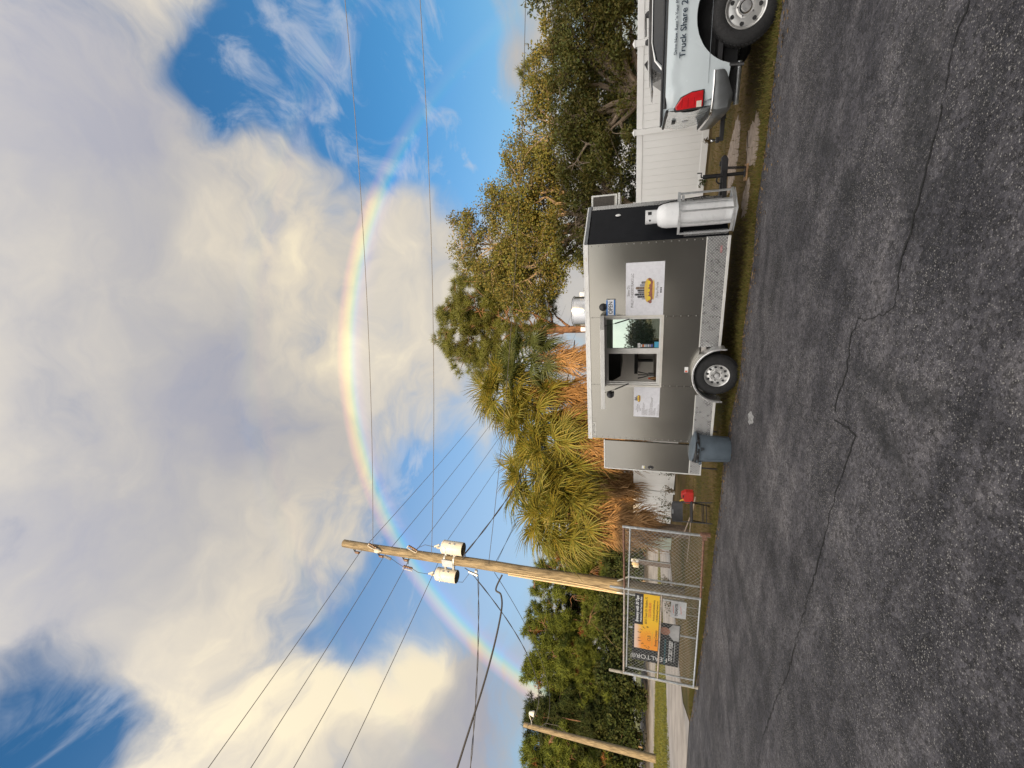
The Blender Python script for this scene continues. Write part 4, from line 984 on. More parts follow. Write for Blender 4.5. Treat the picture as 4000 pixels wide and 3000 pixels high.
for k, (zz, inset) in enumerate(((.47, .05), (.52, .01), (.66, .0), (.705, .012), (.71, .05))):
    for q_, (px, py) in enumerate(plan):
        cyy = TW / 2; sg = 1 if py < cyy else -1; raise_ = .10 * max(0, (px - (RB + .02)) / .34) if k < 2 else 0
        vs.append((px + (inset if px < RB + .3 else 0), py + sg * inset, zz + raise_))
bmp.add(vs, [(k * nP + i, k * nP + i + 1, (k + 1) * nP + i + 1, (k + 1) * nP + i) for k in range(4) for i in range(nP - 1)])
bmp.add([(px + .05, py + (.05 if py < TW / 2 else -.05), .709) for px, py in plan], [tuple(range(nP))])
bo_ = bmp.build('rear_bumper', m_bump, tk_, smooth=True)
MB().tube([(RB + .36, .004, .715), (RB + .20, -.016, .715), (RB + .02, -.024, .722), (RB - .09, .022, .722), (RB - .145, .12, .722), (RB - .155, TW * .3, .722), (RB - .155, TW * .7, .722), (RB - .145, TW - .12, .722), (RB + .02, TW + .02, .722)], .014, 8).build('bumper_chrome', m_chrome, bo_, smooth=True)
MB().box(RB - .13, RB - .02, .2, TW - .2, .712, .722).build('step_pad', m_blackplastic, bo_)
ht = MB(); ht.box(RB - .12, RB + .3, TW / 2 - .04, TW / 2 + .04, .40, .48); ht.box(RB - .42, RB - .12, TW / 2 - .03, TW / 2 + .03, .41, .47); ht.box(RB - .44, RB - .36, TW / 2 - .035, TW / 2 + .035, .47, .52); ht.build('hitch', m_black, tk_, bevel=.006)
MB().lathe([(0, .60), (.020, .59), (.027, .565), (.018, .54), (.018, .52)], 14, 'Z', (RB - .40, TW / 2, 0)).build('tow_ball', m_chrome, tk_, smooth=True)
MB().cyl((RB - .02, .42, .36), (RB + .5, .42, .36), .038, n=14).build('exhaust', m_galv, tk_, smooth=True)
MB().tube([(-.62, .02, .36), (-.60, .05, .52), (-.55, .1, .56)], .02, 6).build('mud_bracket', m_black, tk_)
m_decal = M('dark blue decal', (.012, .03, .055), .4)
lettering("Truck Share 24/7", .108, m_decal, tk_, (-.44, -.016, 1.135), align='LEFT', sx=1.02, bold=.0006, rot=(math.pi / 2 + .05, 0, 0), depth=.004)
lettering("Drive Now, Rent 'n Your Phone", .053, m_decal, tk_, (-.39, -.013, 1.228), align='LEFT', sx=1.0, rot=(math.pi / 2 - .06, 0, 0), depth=.004)
MB().box(-.78, 1.0, -.004, -.001, .788, .792).build('side_crease', M('panel gap', (.20, .22, .24), .6), tk_)
wheel(tk_, 0, .015, .26, .395, .395, .235, holes=7, hub=.075)
wheel(tk_, 0, TW - .275, .26, .395, .395, .235, holes=7, hub=.075)
# cab and nose beyond the frame edge
cb = MB(); cb.prism([(1.08, .50), (1.08, 1.36), (1.16, 1.40), (1.32, 1.86), (1.6, 1.93), (2.6, 1.92), (3.45, 1.36), (4.55, 1.22), (4.75, 1.05), (4.78, .55), (4.25, .48), (3.2, .48)], .03, TW - .03); cb.build('cab', m_paint, tk_, bevel=.05)
for y, nm in ((.018, 'side_glass'), (TW - .030, 'side_glass')): MB().prism([(1.42, 1.40), (1.48, 1.82), (2.5, 1.82), (3.2, 1.40)], y, y + .012).build(nm, m_darkglass, tk_)
wheel(tk_, 3.65, .015, .26, .395, .395, .235, holes=7, hub=.075)
wheel(tk_, 3.65, TW - .275, .26, .395, .395, .235, holes=7, hub=.075)

# ------------------------------------------------------------------ dark estate car parked beyond the truck
sv = thing('estate_car', 'dark grey estate car with roof rack parked behind the white truck', 'car', (4.88 + .389 * 2.75 + .921 * .74, 6.10 + .921 * 2.75 - .389 * .74, 0), VA)
sv.scale = (1, 1, 1.04)
m_char = M('charcoal car paint', (.10, .105, .115), .25, var=.05, coat=.8)
SW = 1.76
lower = [(-.98, .35), (-1.02, .62), (-.98, 1.02), (3.0, 1.00), (3.35, .78), (3.38, .42), (3.1, .30)]
MB().prism(lower, 0, SW).build('body', m_char, sv, bevel=.05)
def cabin(pts_low, pts_high, y_in, nm, mat, par):
    mb = MB(); n = len(pts_low)
    vs = [(x, 0.03, z) for x, z in pts_low] + [(x, SW - .03, z) for x, z in pts_low] + [(x, y_in, z) for x, z in pts_high] + [(x, SW - y_in, z) for x, z in pts_high]
    return mb, vs
gl = MB(); y0, y1 = .045, .20
low = [(-.93, 1.01), (2.35, 1.00)]; high = [(-.60, 1.455), (1.55, 1.475)]
V_ = [(low[0][0], y0, low[0][1]), (low[1][0], y0, low[1][1]), (high[1][0], y1, high[1][1]), (high[0][0], y1, high[0][1])]
V_ += [(x, SW - y, z) for x, y, z in V_]
gl.add(V_, [(0, 1, 2, 3), (7, 6, 5, 4), (0, 3, 7, 4), (1, 5, 6, 2), (3, 2, 6, 7), (0, 4, 5, 1)]).build('greenhouse', m_darkglass, sv)
rfm = MB().prism([(-.80, 1.462), (-.62, 1.50), (.3, 1.535), (1.2, 1.525), (1.62, 1.47), (1.5, 1.458), (-.60, 1.458)], .19, SW - .19); rfm.build('roof', M('dark satin roof', (.075, .072, .07), .35, metal=.2), sv, bevel=.01)
MB().prism([(-.98, 1.425), (-.93, 1.455), (-.60, 1.50), (-.58, 1.462)], .24, SW - .24).build('spoiler', m_char, sv)
MB().prism([(-.48, 1.535), (-.36, 1.60), (-.30, 1.535)], SW / 2 - .015, SW / 2 + .015).build('fin_antenna', m_blackplastic, sv)
wt = MB(); wt.tube([(-.90, .03, 1.03), (-.72, .075, 1.22), (-.50, .15, 1.40), (-.20, .185, 1.462), (1.55, .19, 1.478)], [.05, .045, .022, .014, .012], 8); wt.build('window_trim', m_chrome, sv, smooth=True)
MB().tube([(-.88, .52, 1.10), (-.80, .62, 1.23)], .01, 6).build('rear_wiper', m_trim, sv)
for x in (-.15, .28, 1.1):
    MB().lathe([(0, .055), (.035, .05), (.05, .025), (.055, 0)], 14, 'Z', (x, .28, 1.535)).build('rack_foot', m_blackplastic, sv, smooth=True)
    if x != -.15: MB().cyl((x, .24, 1.585), (x, SW - .24, 1.585), .014, n=8).build('rack_bar', m_black, sv, smooth=True)
for xx in (-.15, 2.55):
    wheel(sv, xx, .0 if xx else 0, .2, .31, .31, .2, holes=5, hub=.05); wheel(sv, xx, SW - .2, .2, .31, .31, .2, holes=5, hub=.05)
# ------------------------------------------------------------------ rubbish bin
cn = thing('rubbish_bin', 'grey blue round plastic rubbish bin with a tilted lid beside the trailer', 'bin', (-1.10, 8.72, .012), .25)
cn.scale = (.93, .93, .86)
m_bin = M('blue grey plastic', (.105, .135, .165), .5, var=.1, scale=5, bump=.1)
MB().lathe([(.0, .0), (.235, .0), (.248, .02), (.27, .50), (.285, .60), (.300, .605), (.305, .66), (.290, .665), (.275, .62), (.235, .05), (0, .04)], 36).build('tub', m_bin, cn, smooth=True)
MB().tube([(.262 * math.cos(a) * k, .262 * math.sin(a) * k, z) for a, z, k in ((R(-150), .03, .97), (R(-150), .47, 1.025), (R(-145), .51, 1.04), (R(-120), .525, 1.045), (R(-85), .53, 1.045), (R(-55), .52, 1.04), (R(-47), .49, 1.03), (R(-45), .03, .965))], .006, 6).build('moulded_rib', m_bin, cn, smooth=True)
for a in (R(5), R(185)):
    MB(Matrix.Rotation(a, 4, 'Z')).box(.285, .335, -.07, .07, .555, .60).build('handle', m_bin, cn, bevel=.01)
lid = MB().lathe([(.300, -.005), (.308, .015), (.298, .04), (.24, .06), (.10, .08), (.0, .085)], 36).build('lid', m_bin, cn, smooth=True)
lid.matrix_local = Matrix.Translation((.03, 0, .70)) @ Matrix.Rotation(R(7), 4, 'Y') @ Matrix.Rotation(R(4), 4, 'X')
bag = MB(); vs = []; fs = []
for i in range(33):
    a = 2 * math.pi * i / 32
    for j in range(4): vs.append(((.300 + .012 * rnd.random() - .02 * (j == 3)) * math.cos(a), (.300 + .012 * rnd.random() - .02 * (j == 3)) * math.sin(a), .61 + .035 * j + .008 * rnd.random()))
for i in range(32):
    for j in range(3): fs.append((i * 4 + j, i * 4 + 4 + j, i * 4 + 5 + j, i * 4 + j + 1))
bag.add(vs, fs).build('bin_liner', M('black bin liner', (.015, .015, .016), .3), cn)
sl = MB(); sl.box(-.10, -.03, -.308, -.300, .565, .585); sl.box(-.08, -.04, -.300, -.288, .53, .545); sl.build('grip_slot', m_black, cn)

# ------------------------------------------------------------------ folding chair
chm = thing('folding_chair', 'black metal and plastic folding chair standing on the grass verge', 'chair', (-2.83, 10.69, 0), .36)
# local: x = right as seen, y = away; it faces the viewer's right a little
def leg(p0, p1): return MB().tube([p0, p1], .0125, 8).build('leg', m_black, chm, smooth=True)
hw = .225
for sx in (-1, 1):
    leg((sx * hw, -.20, .0), (sx * (hw - .01), .13, .60)); 
    leg((sx * (hw - .03), .22, .0), (sx * (hw - .03), -.17, .44))
    MB().tube([(sx * (hw - .01), .13, .60), (sx * (hw - .012), .17, .74), (sx * (hw - .03), .185, .80)], .0125, 8).build('back_upright', m_black, chm, smooth=True)
for y, z, nm in ((-.135, .12, 'stretcher'), (.135, .14, 'stretcher'), (-.09, .20, 'stretcher')): MB().tube([(-hw + .005, y, z), (hw - .005, y, z)], .009, 8).build(nm, m_black, chm, smooth=True)
bk = MB(); vs = []; fs = []
for i in range(13):
    t = i / 12; x = -hw - .01 + (2 * hw + .02) * t; cur = .045 * math.sin(t * math.pi)
    rz_ = .028 * (abs(2 * t - 1) ** 6)
    for z, y in ((.585 + rz_ * .6, .125), (.70, .16), (.83 - rz_, .185)): vs += [(x, y + cur, z), (x, y + cur + .018, z)]
for i in range(12):
    for j in range(2):
        a = i * 6 + j * 2; fs += [(a, a + 6, a + 8, a + 2), (a + 1, a + 3, a + 9, a + 7)]
    a = i * 6; fs += [(a, a + 1, a + 7, a + 6), (a + 4, a + 10, a + 11, a + 5)]
fs += [(0, 2, 3, 1), (2, 4, 5, 3), (72, 73, 75, 74), (74, 75, 77, 76)]
bk.add(vs, fs).build('backrest', m_blackplastic, chm, smooth=True)
MB().box(-.05, .05, .215, .222, .79, .808).build('back_slot', m_galv, chm)
se = MB(); se.prism([(-hw + .01, -.22), (hw - .01, -.22), (hw + .005, -.15), (hw - .02, .16), (-hw + .02, .16), (-hw - .005, -.15)], .405, .435, 'XY'); se.build('seat', m_blackplastic, chm, bevel=.012)

# ------------------------------------------------------------------ petrol can
pc = thing('petrol_can', 'red plastic petrol can with yellow spout on the grass by the fence', 'petrol can', (-3.28, 14.15, 0), -.3)
m_canred = M('red plastic', (.52, .028, .022), .4, var=.08)
MB().prism([(-.19, .0), (.19, .0), (.195, .22), (.15, .285), (.11, .345), (-.02, .345), (-.06, .29), (-.14, .25), (-.195, .22)], -.10, .10).build('can_body', m_canred, pc, bevel=.02)
MB().box(.0, .085, -.102, -.098, .275, .315).build('handle_hole', m_black, pc); MB().box(-.14, .14, -.104, -.1, .05, .17).build('moulded_panel', m_canred, pc, bevel=.006)
sp_ = MB(); sp_.cyl((-.12, 0, .26), (-.13, 0, .30), .03, n=12); sp_.tube([(-.13, 0, .30), (-.16, 0, .36), (-.24, 0, .385)], [.022, .02, .014], 10); sp_.build('spout', M('yellow plastic', (.62, .36, .02), .4), pc, smooth=True)

# ------------------------------------------------------------------ electric meter post, pale shed, weeds along the fence
mp = thing('meter_post', 'wooden post carrying a round electric meter and grey box beyond the gate', 'meter post', (-8.85, 23.0, .0), GA)
m_post = M('weathered wood', (.20, .15, .115), .85, var=.3, scale=8, stretch=(4, 4, .6), bump=.4)
MB().box(-.13, .13, -.05, .05, 0, 1.75).build('post', m_post, mp)
MB().box(-.13, .02, -.16, -.052, 1.52, 1.86).build('meter_box', M('tan enamel box', (.48, .36, .20), .5, var=.15), mp, bevel=.01)
MB().box(.05, .20, -.15, -.052, 1.53, 1.90).build('meter_box', m_galv, mp, bevel=.01)
MB().lathe([(0, -.24), (.06, -.235), (.075, -.2), (.08, -.15)], 18, 'Y', (.125, 0, 1.75)).build('meter_dome', M('clear meter glass', (.30, .30, .28), .1, coat=.5), mp, smooth=True)
MB().box(-.30, -.15, -.12, .02, 1.52, 1.80).build('breaker_box', M('cream enamel box', (.55, .50, .38), .5), mp, bevel=.01)
MB().cyl((.17, -.08, .02), (.17, -.08, 1.53), .02, n=8).build('conduit', m_galv, mp, smooth=True)
sh = thing('utility_shed', 'small pale green utility shed at the end of the white fence', 'shed', (-7.9, 23.1, 0), -.55)
MB().box(-.32, .52, .0, 1.4, .0, 2.05).build('wall', M('pale green painted board', (.36, .40, .33), .7, var=.08), sh)
MB().box(-.40, .60, -.08, 1.5, 2.052, 2.10).build('roof', M('grey roof sheet', (.12, .125, .13), .6), sh)
MB().box(.523, .545, .02, 1.38, .02, 2.03).build('side_panel', M('dark grey side', (.10, .10, .105), .7), sh)  # this side of the shed is coloured darker than its walls
m_weed = M('weed leaves', (.05, .085, .022), .7, var=.3, island=.6, island2=(.11, .09, .04), trans=.25)
def weed(x, y, h, n, label, dry=False):
    o = thing('weed_plant', label, 'plant', (x, y, 0), rnd.uniform(0, 6), 'weeds along the foot of the fence')
    stm = MB(); V = []; F = []
    for k in range(n):
        a = rnd.uniform(0, 6.28); r_ = rnd.uniform(.05, .35) * h / .6; hh = h * rnd.uniform(.5, 1.1)
        p = [(0, 0, 0), (r_ * .4 * math.cos(a), r_ * .4 * math.sin(a), hh * .55), (r_ * math.cos(a), r_ * math.sin(a), hh)]
        stm.tube(p, [.006, .004, .002], 4)
        for q in range(10):
            t = rnd.uniform(.25, 1); px, py, pz = [p[0][i] + (p[2][i] - p[0][i]) * t for i in range(3)]
            u = Vector((rnd.gauss(0, 1), rnd.gauss(0, 1), rnd.gauss(0, .5))).normalized() * rnd.uniform(.03, .075); v_ = u.orthogonal().normalized() * u.length * .45
            b = len(V); c = Vector((px, py, pz)); V += [c, c + u * .5 + v_, c + u, c + u * .5 - v_]; F.append((b, b + 1, b + 2, b + 3))
    stm.build('stem', M('dry stems', (.24, .18, .11), .9, var=.3), o)
    MB().add(V, F).build('leaves', m_weed if not dry else M('dry leaves', (.22, .16, .08), .9, var=.3, island=.5), o, fix=False)
def on_fence(s, off): return (6.62 + math.cos(FA) * s + math.sin(FA) * off, 12.04 + math.sin(FA) * s - math.cos(FA) * off)
for k, (s_, off, h_, n_, lb, dry) in enumerate([(-12.4, .35, .55, 14, 'leafy green weeds at the fence foot behind the rear door', False), (-13.2, .3, .75, 16, 'tall tangled weeds against the white fence above the red can', False), (-14.3, .35, .6, 14, 'dry straggly weeds left of the red petrol can', True), (-15.3, .4, .95, 16, 'thin vine shoots climbing the white fence behind the chair', False), (-16.4, .4, .7, 16, 'dense dark weeds behind the gate hinge post', False), (-17.6, .5, .8, 18, 'bushy weeds beside the pale green shed', False), (-1.2, .25, .22, 8, 'low weed tuft at the fence foot beside the trailer nose', False), (-.2, .25, .2, 8, 'low weed tuft at the fence foot right of the trailer tongue', True)]):
    x, y = on_fence(s_, off); weed(x, y, h_, n_, lb, dry)
for k in range(9):
    x = -8.6 - k * .22 + rnd.uniform(-.2, .2); y = 15.6 + k * .75
    weed(x + 1.2, y, rnd.uniform(.35, .7), 16, ['%s bush behind the gate counting from the power pole to the meter post' % q for q in ('first', 'second', 'third', 'fourth', 'fifth', 'sixth', 'seventh', 'eighth', 'last')][k], k % 4 == 3)
hose = MB().tube([(-3.6, 14.5, .02), (-3.2, 14.2, .05), (-3.4, 13.9, .03)], .012, 6)
br = thing('fallen_branch', 'bare fallen branch lying behind the folding chair', 'branch', (0, 0, 0))
MB().tube([(-3.05, 13.2, .05), (-3.6, 13.5, .10), (-4.2, 13.6, .28), (-4.5, 13.8, .55)], [.02, .022, .018, .008], 7).build('stick', M('bare bark', (.33, .26, .20), .9, var=.2), br, smooth=True)
MB().tube([(-3.7, 13.5, .12), (-4.4, 13.3, .18), (-5.0, 13.4, .22)], [.018, .014, .008], 7).build('twig', M('bare bark', (.33, .26, .20)), br, smooth=True)
# ------------------------------------------------------------------ wooden power pole with two transformers
m_pole = M('weathered pole wood', (.140, .112, .076), .9, var=.36, scale=7, stretch=(3, 3, .35), bump=.6, bscale=14, color2=(.20, .165, .11))
m_porc = M('brown porcelain', (.13, .075, .05), .35, var=.15); m_grayporc = M('grey insulator', (.45, .44, .42), .4)
m_can = M('pale grey transformer enamel', (.56, .55, .52), .45, var=.06)
m_wire = M('dark cable', (.03, .03, .034), .6); m_line = M('grey aluminium line', (.09, .09, .10), .6)
PX, PY = -7.13, 16.05
pole = thing('power_pole', 'tall weathered wooden power pole with two grey transformers', 'utility pole', (PX, PY, 0), -.35)
pl = MB(); n = 22; pts = []; rs_ = []
for i in range(15):
    t = i / 14; pts.append((.015 * math.sin(i), .01 * math.cos(i * 1.7), 13.85 * t)); rs_.append(.235 - .075 * t)
pl.tube(pts, rs_, n).build('pole', m_pole, pole, smooth=True)
MB().cyl((0, 0, 13.851), (0, 0, 13.87), .15, .12, 18).build('pole_cap', M('pale end grain', (.38, .30, .19), .9, var=.3, scale=20), pole)
st = MB()
for k in range(9): a = R(30 + (k % 2) * 180); z = 13.5 - k * .5; st.tube([(.15 * math.cos(0.2), 0, z), (.24, 0, z + .02)], .008, 5)
st.build('step_bolts', m_galv, pole)
def bracket_ins(z, x=-.36):
    b = MB(); b.tube([(-.12, 0, z + .18), (x + .03, -.02, z + .10)], .025, 6); b.tube([(-.12, 0, z + .02), (x + .03, -.02, z + .09)], .02, 6); o = b.build('bracket', m_black, pole)
    i_ = MB(); i_.lathe([(0, .10), (.03, .10), (.035, .06), (.055, .05), (.055, -.06), (.045, -.08), (.06, -.10), (.03, -.13), (0, -.13)], 14, 'Z', (x, -.02, z)); i_.build('insulator', m_porc, o, smooth=True)
for z in (13.25, 12.05, 10.86): bracket_ins(z)
b = MB(); b.lathe([(0, .14), (.04, .13), (.09, .09), (.10, .0), (.075, -.09), (.04, -.14), (.02, -.2)], 14, 'Z', (.10, -.22, 12.02)); b.build('post_insulator', m_grayporc, pole, smooth=True)
ar_ = MB()
for k in range(6): ar_.lathe([(.035, -.012), (.065, 0), (.035, .012)], 14, 'Z', (-.30 - k * .018, -.05, 11.85 - k * .055))
ar_.build('arrester', M('ribbed pale arrester', (.60, .58, .54), .4), pole, smooth=True)
def cutout(x, z, tilt, nm):
    m4 = Matrix.Translation((x, -.12, z)) @ Matrix.Rotation(tilt, 4, 'Y')
    c = MB(m4); c.cyl((0, 0, -.20), (0, 0, .20), .042, n=12)
    for k in range(5): c.lathe([(.042, -.01), (.062, 0), (.042, .01)], 12, 'Z', (0, 0, -.16 + k * .08))
    o = c.build(nm, m_porc, pole, smooth=True)
    d = MB(m4); d.tube([(0, 0, .21), (-.12, -.03, .22), (-.13, -.03, .16)], .014, 6); d.tube([(0, 0, -.21), (-.11, -.03, -.2)], .014, 6); d.cyl((-.125, -.03, .18), (-.105, -.03, -.2), .016, n=8); d.build('fuse_tube', m_grayporc, o, smooth=True)
    e = MB(); e.tube([(0 if x < 0 else .1, 0, z - .1), (x * .8, -.08, z)], .018, 6); e.build('cutout_arm', m_black, o)
cutout(-.62, 10.75, R(8), 'fuse_cutout'); cutout(.42, 10.35, R(28), 'fuse_cutout'); cutout(.22, 12.25, R(28), 'fuse_cutout')
def transformer(x, y, z, nm='transformer'):
    e = bpy.data.objects.new(nm, None); col.objects.link(e); e.parent = pole; e.location = (x, y, z); e.empty_display_size = .1
    MB().lathe([(0, -.44), (.255, -.44), (.262, -.43), (.262, .38), (.268, .385), (.268, .42), (.24, .445), (.12, .47), (0, .475)], 28).build('tank', m_can, e, smooth=True)
    MB().lathe([(0, -.446), (.25, -.446), (.25, -.442)], 28).build('tank_base', M('dark tank base', (.06, .06, .065), .7), e)
    q = MB(); q.lathe([(.0, .72), (.025, .70), (.03, .66), (.055, .65), (.035, .62), (.055, .60), (.035, .57), (.055, .55), (.04, .50), (.04, .45)], 12, 'Z', (-.02, -.08, 0)); q.build('bushing', m_grayporc, e, smooth=True)
    q = MB(); q.cyl((.17, -.12, .52), (.10, -.18, .72), .04, n=10); q.build('arrester', m_grayporc, e, smooth=True)
    q = MB()
    for k in range(3): a = R(-120 + 30 * k); q.lathe([(0, 0), (.025, 0), (.025, .03)], 10, 'Z', (.268 * math.cos(a), .268 * math.sin(a), .22))
    for a in (R(-160), R(-20)): q.box(.26 * math.cos(a) - .03, .26 * math.cos(a) + .03, .26 * math.sin(a) - .03, .26 * math.sin(a) + .03, .05, .12); q.box(.26 * math.cos(a) - .03, .26 * math.cos(a) + .03, .26 * math.sin(a) - .03, .26 * math.sin(a) + .03, -.15, -.08)
    q.lathe([(0, -.275), (.028, -.274), (.03, -.26)], 10, 'Y', (-.06, 0, .25)); q.build('lugs', m_galv, e)
    return e
transformer(-.70, -.12, 8.98); transformer(.56, .06, 8.62)
mt = MB()
for z in (8.65, 9.0): mt.box(-.46, -.14, -.06, .02, z, z + .09); mt.box(.14, .34, -.02, .06, z - .1, z - .01)
for z in (8.55, 8.95): mt.lathe([(.215, 0), (.215, .07)], 20, 'Z', (0, 0, z))
mt.box(-.16, .16, -.235, -.20, 8.60, 9.05)
mt.build('mount_frame', m_galv, pole)
cl = MB()
for k in range(7): cl.tube([(.12 + .05 * k, -.1, 8.25 - .02 * k), (.28 + .05 * k, -.05, 8.05), (.4 + .03 * k, .02, 8.22), (.5, .04, 8.3)], .008, 5)
cl.tube([(-.62, -.15, 10.55), (-.72, -.2, 10.25), (-.72, -.2, 9.68)], .010, 5); cl.tube([(.45, -.12, 10.15), (.62, -.05, 9.8), (.56, -.03, 9.33)], .010, 5); cl.tube([(-.36, -.05, 11.55), (-.5, -.12, 11.2), (-.6, -.15, 10.95)], .010, 5)
cl.tube([(-.95, -.15, 8.7), (-.9, -.15, 8.3), (-.55, -.1, 8.05), (-.38, -.08, 7.95)], .010, 5); cl.tube([(-.2, -.1, 8.15), (-.38, -.1, 7.9), (-.45, -.1, 7.6)], .016, 6)
cl.build('jumper_wires', m_wire, pole, smooth=True)
se_ = MB(); se_.cyl((-.46, -.12, 7.62), (-.36, -.1, 8.0), .06, .045, 10); se_.box(-.33, -.22, -.14, -.06, 7.62, 7.72); se_.build('splice_cover', m_galv, pole, smooth=True)
ri = MB(); ri.tube([(-.20, -.15, 2.0), (-.18, -.14, 4.4), (-.165, -.13, 6.32)], .035, 8); ri.build('riser_conduit', M('tan plastic conduit', (.50, .38, .24), .6), pole, smooth=True)
ri = MB(); ri.tube([(.02, -.24, 6.3), (.04, -.24, 4.2), (.0, -.245, 3.0), (-.06, -.245, 2.4), (-.10, -.23, 2.05)], .012, 6); ri.build('ground_wire', M('pale wire', (.6, .48, .3), .6), pole, smooth=True)
MB().tube([(-.08, -.24, .0), (-.09, -.235, 2.25)], .03, 8).build('conduit', m_galv, pole, smooth=True)

# ------------------------------------------------------------------ second pole far down the lawn
p2 = thing('small_power_pole', 'shorter leaning wooden pole with a lamp head on the far lawn strip', 'utility pole', (-25.98, 32.14, 0), 0)
MB().tube([(0, 0, 0), (.0, 0, 4.8), (.03, 0, 9.62)], [.26, .22, .17], 14).build('pole', m_pole, p2, smooth=True)
MB().tube([(.1, 0, 9.0), (.6, -.3, 8.95), (1.1, -.3, 9.15)], .03, 6).build('lamp_arm', m_galv, p2)
MB().lathe([(0, .22), (.10, .20), (.14, .08), (.2, -.10), (.2, -.2), (0, -.2)], 14, 'Z', (1.25, -.3, 8.95)).build('lamp_head', m_can, p2, smooth=True)
MB().tube([(.12, -.1, 8.4), (.7, -.2, 7.9), (.75, -.2, 7.0), (.25, -.1, 6.2)], .02, 5).build('cable_loop', m_wire, p2)

# ------------------------------------------------------------------ overhead lines
pm = Matrix.Translation((PX, PY, 0)) @ Matrix.Rotation(-.35, 4, 'Z')
def span(a, b, sag, r, label, mat=None, name='overhead_line', n=36, twist=0.0, group='overhead lines on the power pole'):
    a, b = Vector(a), Vector(b); P = []
    for i in range(n + 1):
        t = i / n; p = a.lerp(b, t) - Vector((0, 0, 4 * sag * t * (1 - t)))
        P.append(p)
    o = MB()
    if twist:
        for ph in (0, math.pi):
            o.tube([p + Vector((math.cos(i * 1.3 + ph), 0, math.sin(i * 1.3 + ph))) * twist for i, p in enumerate(P)], r, 5)
    else: o.tube(P, r, 6)
    q = o.build(name, mat or m_line, smooth=True); return tag(q, label, 'power line', group)
dl = Vector((.40, .917, 0))
def pp(x, z, y=-.02): return pm @ Vector((x, y, z))
for z, zi, w1, w2 in ((13.12, -.36, 'topmost', 'topmost'), (11.92, -.36, 'second', 'second'), (10.73, -.36, 'third', 'third')):
    a = pp(zi, z); span(a, a - dl * 42 + Vector((0, 0, .1)), .9, .011, w1 + ' line from the power pole running overhead to the lower left')
    span(a, a + dl * 46 + Vector((0, 0, -.2)), 1.0, .011, w2 + ' line from the power pole running behind the palms')
a = pp(-.2, 9.35, .1); span(a, a - dl * 42, .9, .011, 'lowest bare line running overhead from beside the left transformer')
a = pp(.5, 9.1, .05); span(a, a + dl * 46 + Vector((0, 0, -.3)), 1.0, .009, 'bare line leaving the right transformer towards the palms')
a = pp(.14, 12.2, -.25); span(a, (34, 7.2, 12.4), 1.3, .011, 'single high line crossing the sky from the pole to the upper right')
a = pp(.2, 9.55, -.1); span(a, (34, 7.6, 9.8), 1.2, .011, 'lower single line crossing above the pine to the right')
a = pp(.2, 7.1, -.1); span(a, (34, 14.5, 7.0), 1.1, .010, 'grey line passing behind the palms to the blue sky at right', m_wire)
a = pp(.2, 6.85, .1); span(a, a + dl * 40 + Vector((0, 0, -.3)), .9, .010, 'upper thin cable from mid pole towards the palms', m_wire)
a = pp(.2, 6.8, .12); span(a, (22, 66, 6.2), 1.2, .008, 'faint thin cable from mid pole to the far tree line', m_wire)
a = pp(.42, 8.1, .0); span(a, (2.5, 24, 5.2), .9, .016, 'thick twisted service cable from the right transformer to the palms', m_wire, twist=.018)
a = pp(-.45, 7.6, -.12); span(a, (-17.5, 9.5, 6.4), .5, .013, 'twisted service cable running left from the splice cover', m_wire, twist=.022)
a = pp(-.35, 7.9, -.12); span(a, (-25.9, 32.0, 9.3), 1.7, .014, 'dark sagging cable from the pole to the small far pole', m_wire, twist=.015)
a = pp(-.2, 6.9, -.1); span(a, (-25.95, 32.1, 8.1), 1.2, .012, 'thin double cable sloping down to the small far pole', m_wire)
a = pp(-.17, 6.55, -.18)
kp = [a, a + Vector((-.45, -.3, .15)), a + Vector((-.6, -.4, -.1)), a + Vector((-1.1, -.9, -.25)), a + Vector((-2.6, -2.1, -.15)), a + Vector((-5.5, -4.6, .3)), a + Vector((-14, -11.5, 1.4))]
sm = []
for i in range(len(kp) - 1):
    p0, p1, p2, p3 = kp[max(i - 1, 0)], kp[i], kp[i + 1], kp[min(i + 2, len(kp) - 1)]
    for t in np.linspace(0, 1, 9)[:-1]:
        t = float(t); sm.append(.5 * (2 * p1 + (p2 - p0) * t + (2 * p0 - 5 * p1 + 4 * p2 - p3) * t * t + (3 * p1 - p0 - 3 * p2 + p3) * t ** 3))
sm.append(kp[-1]); q = MB().tube(sm, .032, 8).build('overhead_cable', m_wire, smooth=True)
tag(q, 'thick black communications cable drooping left from the pole', 'power line', 'overhead lines on the power pole')
# ------------------------------------------------------------------ vegetation
def unit(n): 
    v = nrs.normal(size=(n, 3)); return v / np.linalg.norm(v, axis=1, keepdims=True)
def cards(C, size, asp=.5, up=.0, outward=None):
    """leaf shaped quads at points C; size per leaf"""
    n = len(C); U = unit(n)
    if outward is not None: U = U * .7 + outward * .6
    U[:, 2] += up; U /= np.linalg.norm(U, axis=1, keepdims=True)
    Wd = np.cross(U, unit(n)); Wd /= (np.linalg.norm(Wd, axis=1, keepdims=True) + 1e-9)
    s = (size * nrs.uniform(.6, 1.3, n))[:, None]
    fold = np.cross(U, Wd) * s * .12
    V = np.stack([C - U * s * .5, C + Wd * s * asp * .5 + fold, C + U * s * .5, C - Wd * s * asp * .5 + fold], 1).reshape(-1, 3)
    return V, np.arange(4 * n).reshape(-1, 4)
m_bark = M('oak bark', (.27, .205, .145), .9, var=.3, scale=9, bump=.6, bscale=25, stretch=(2, 2, .7))
m_pbark = M('pine bark', (.17, .095, .06), .9, var=.35, scale=7, bump=.6, bscale=16, stretch=(2, 2, .8))
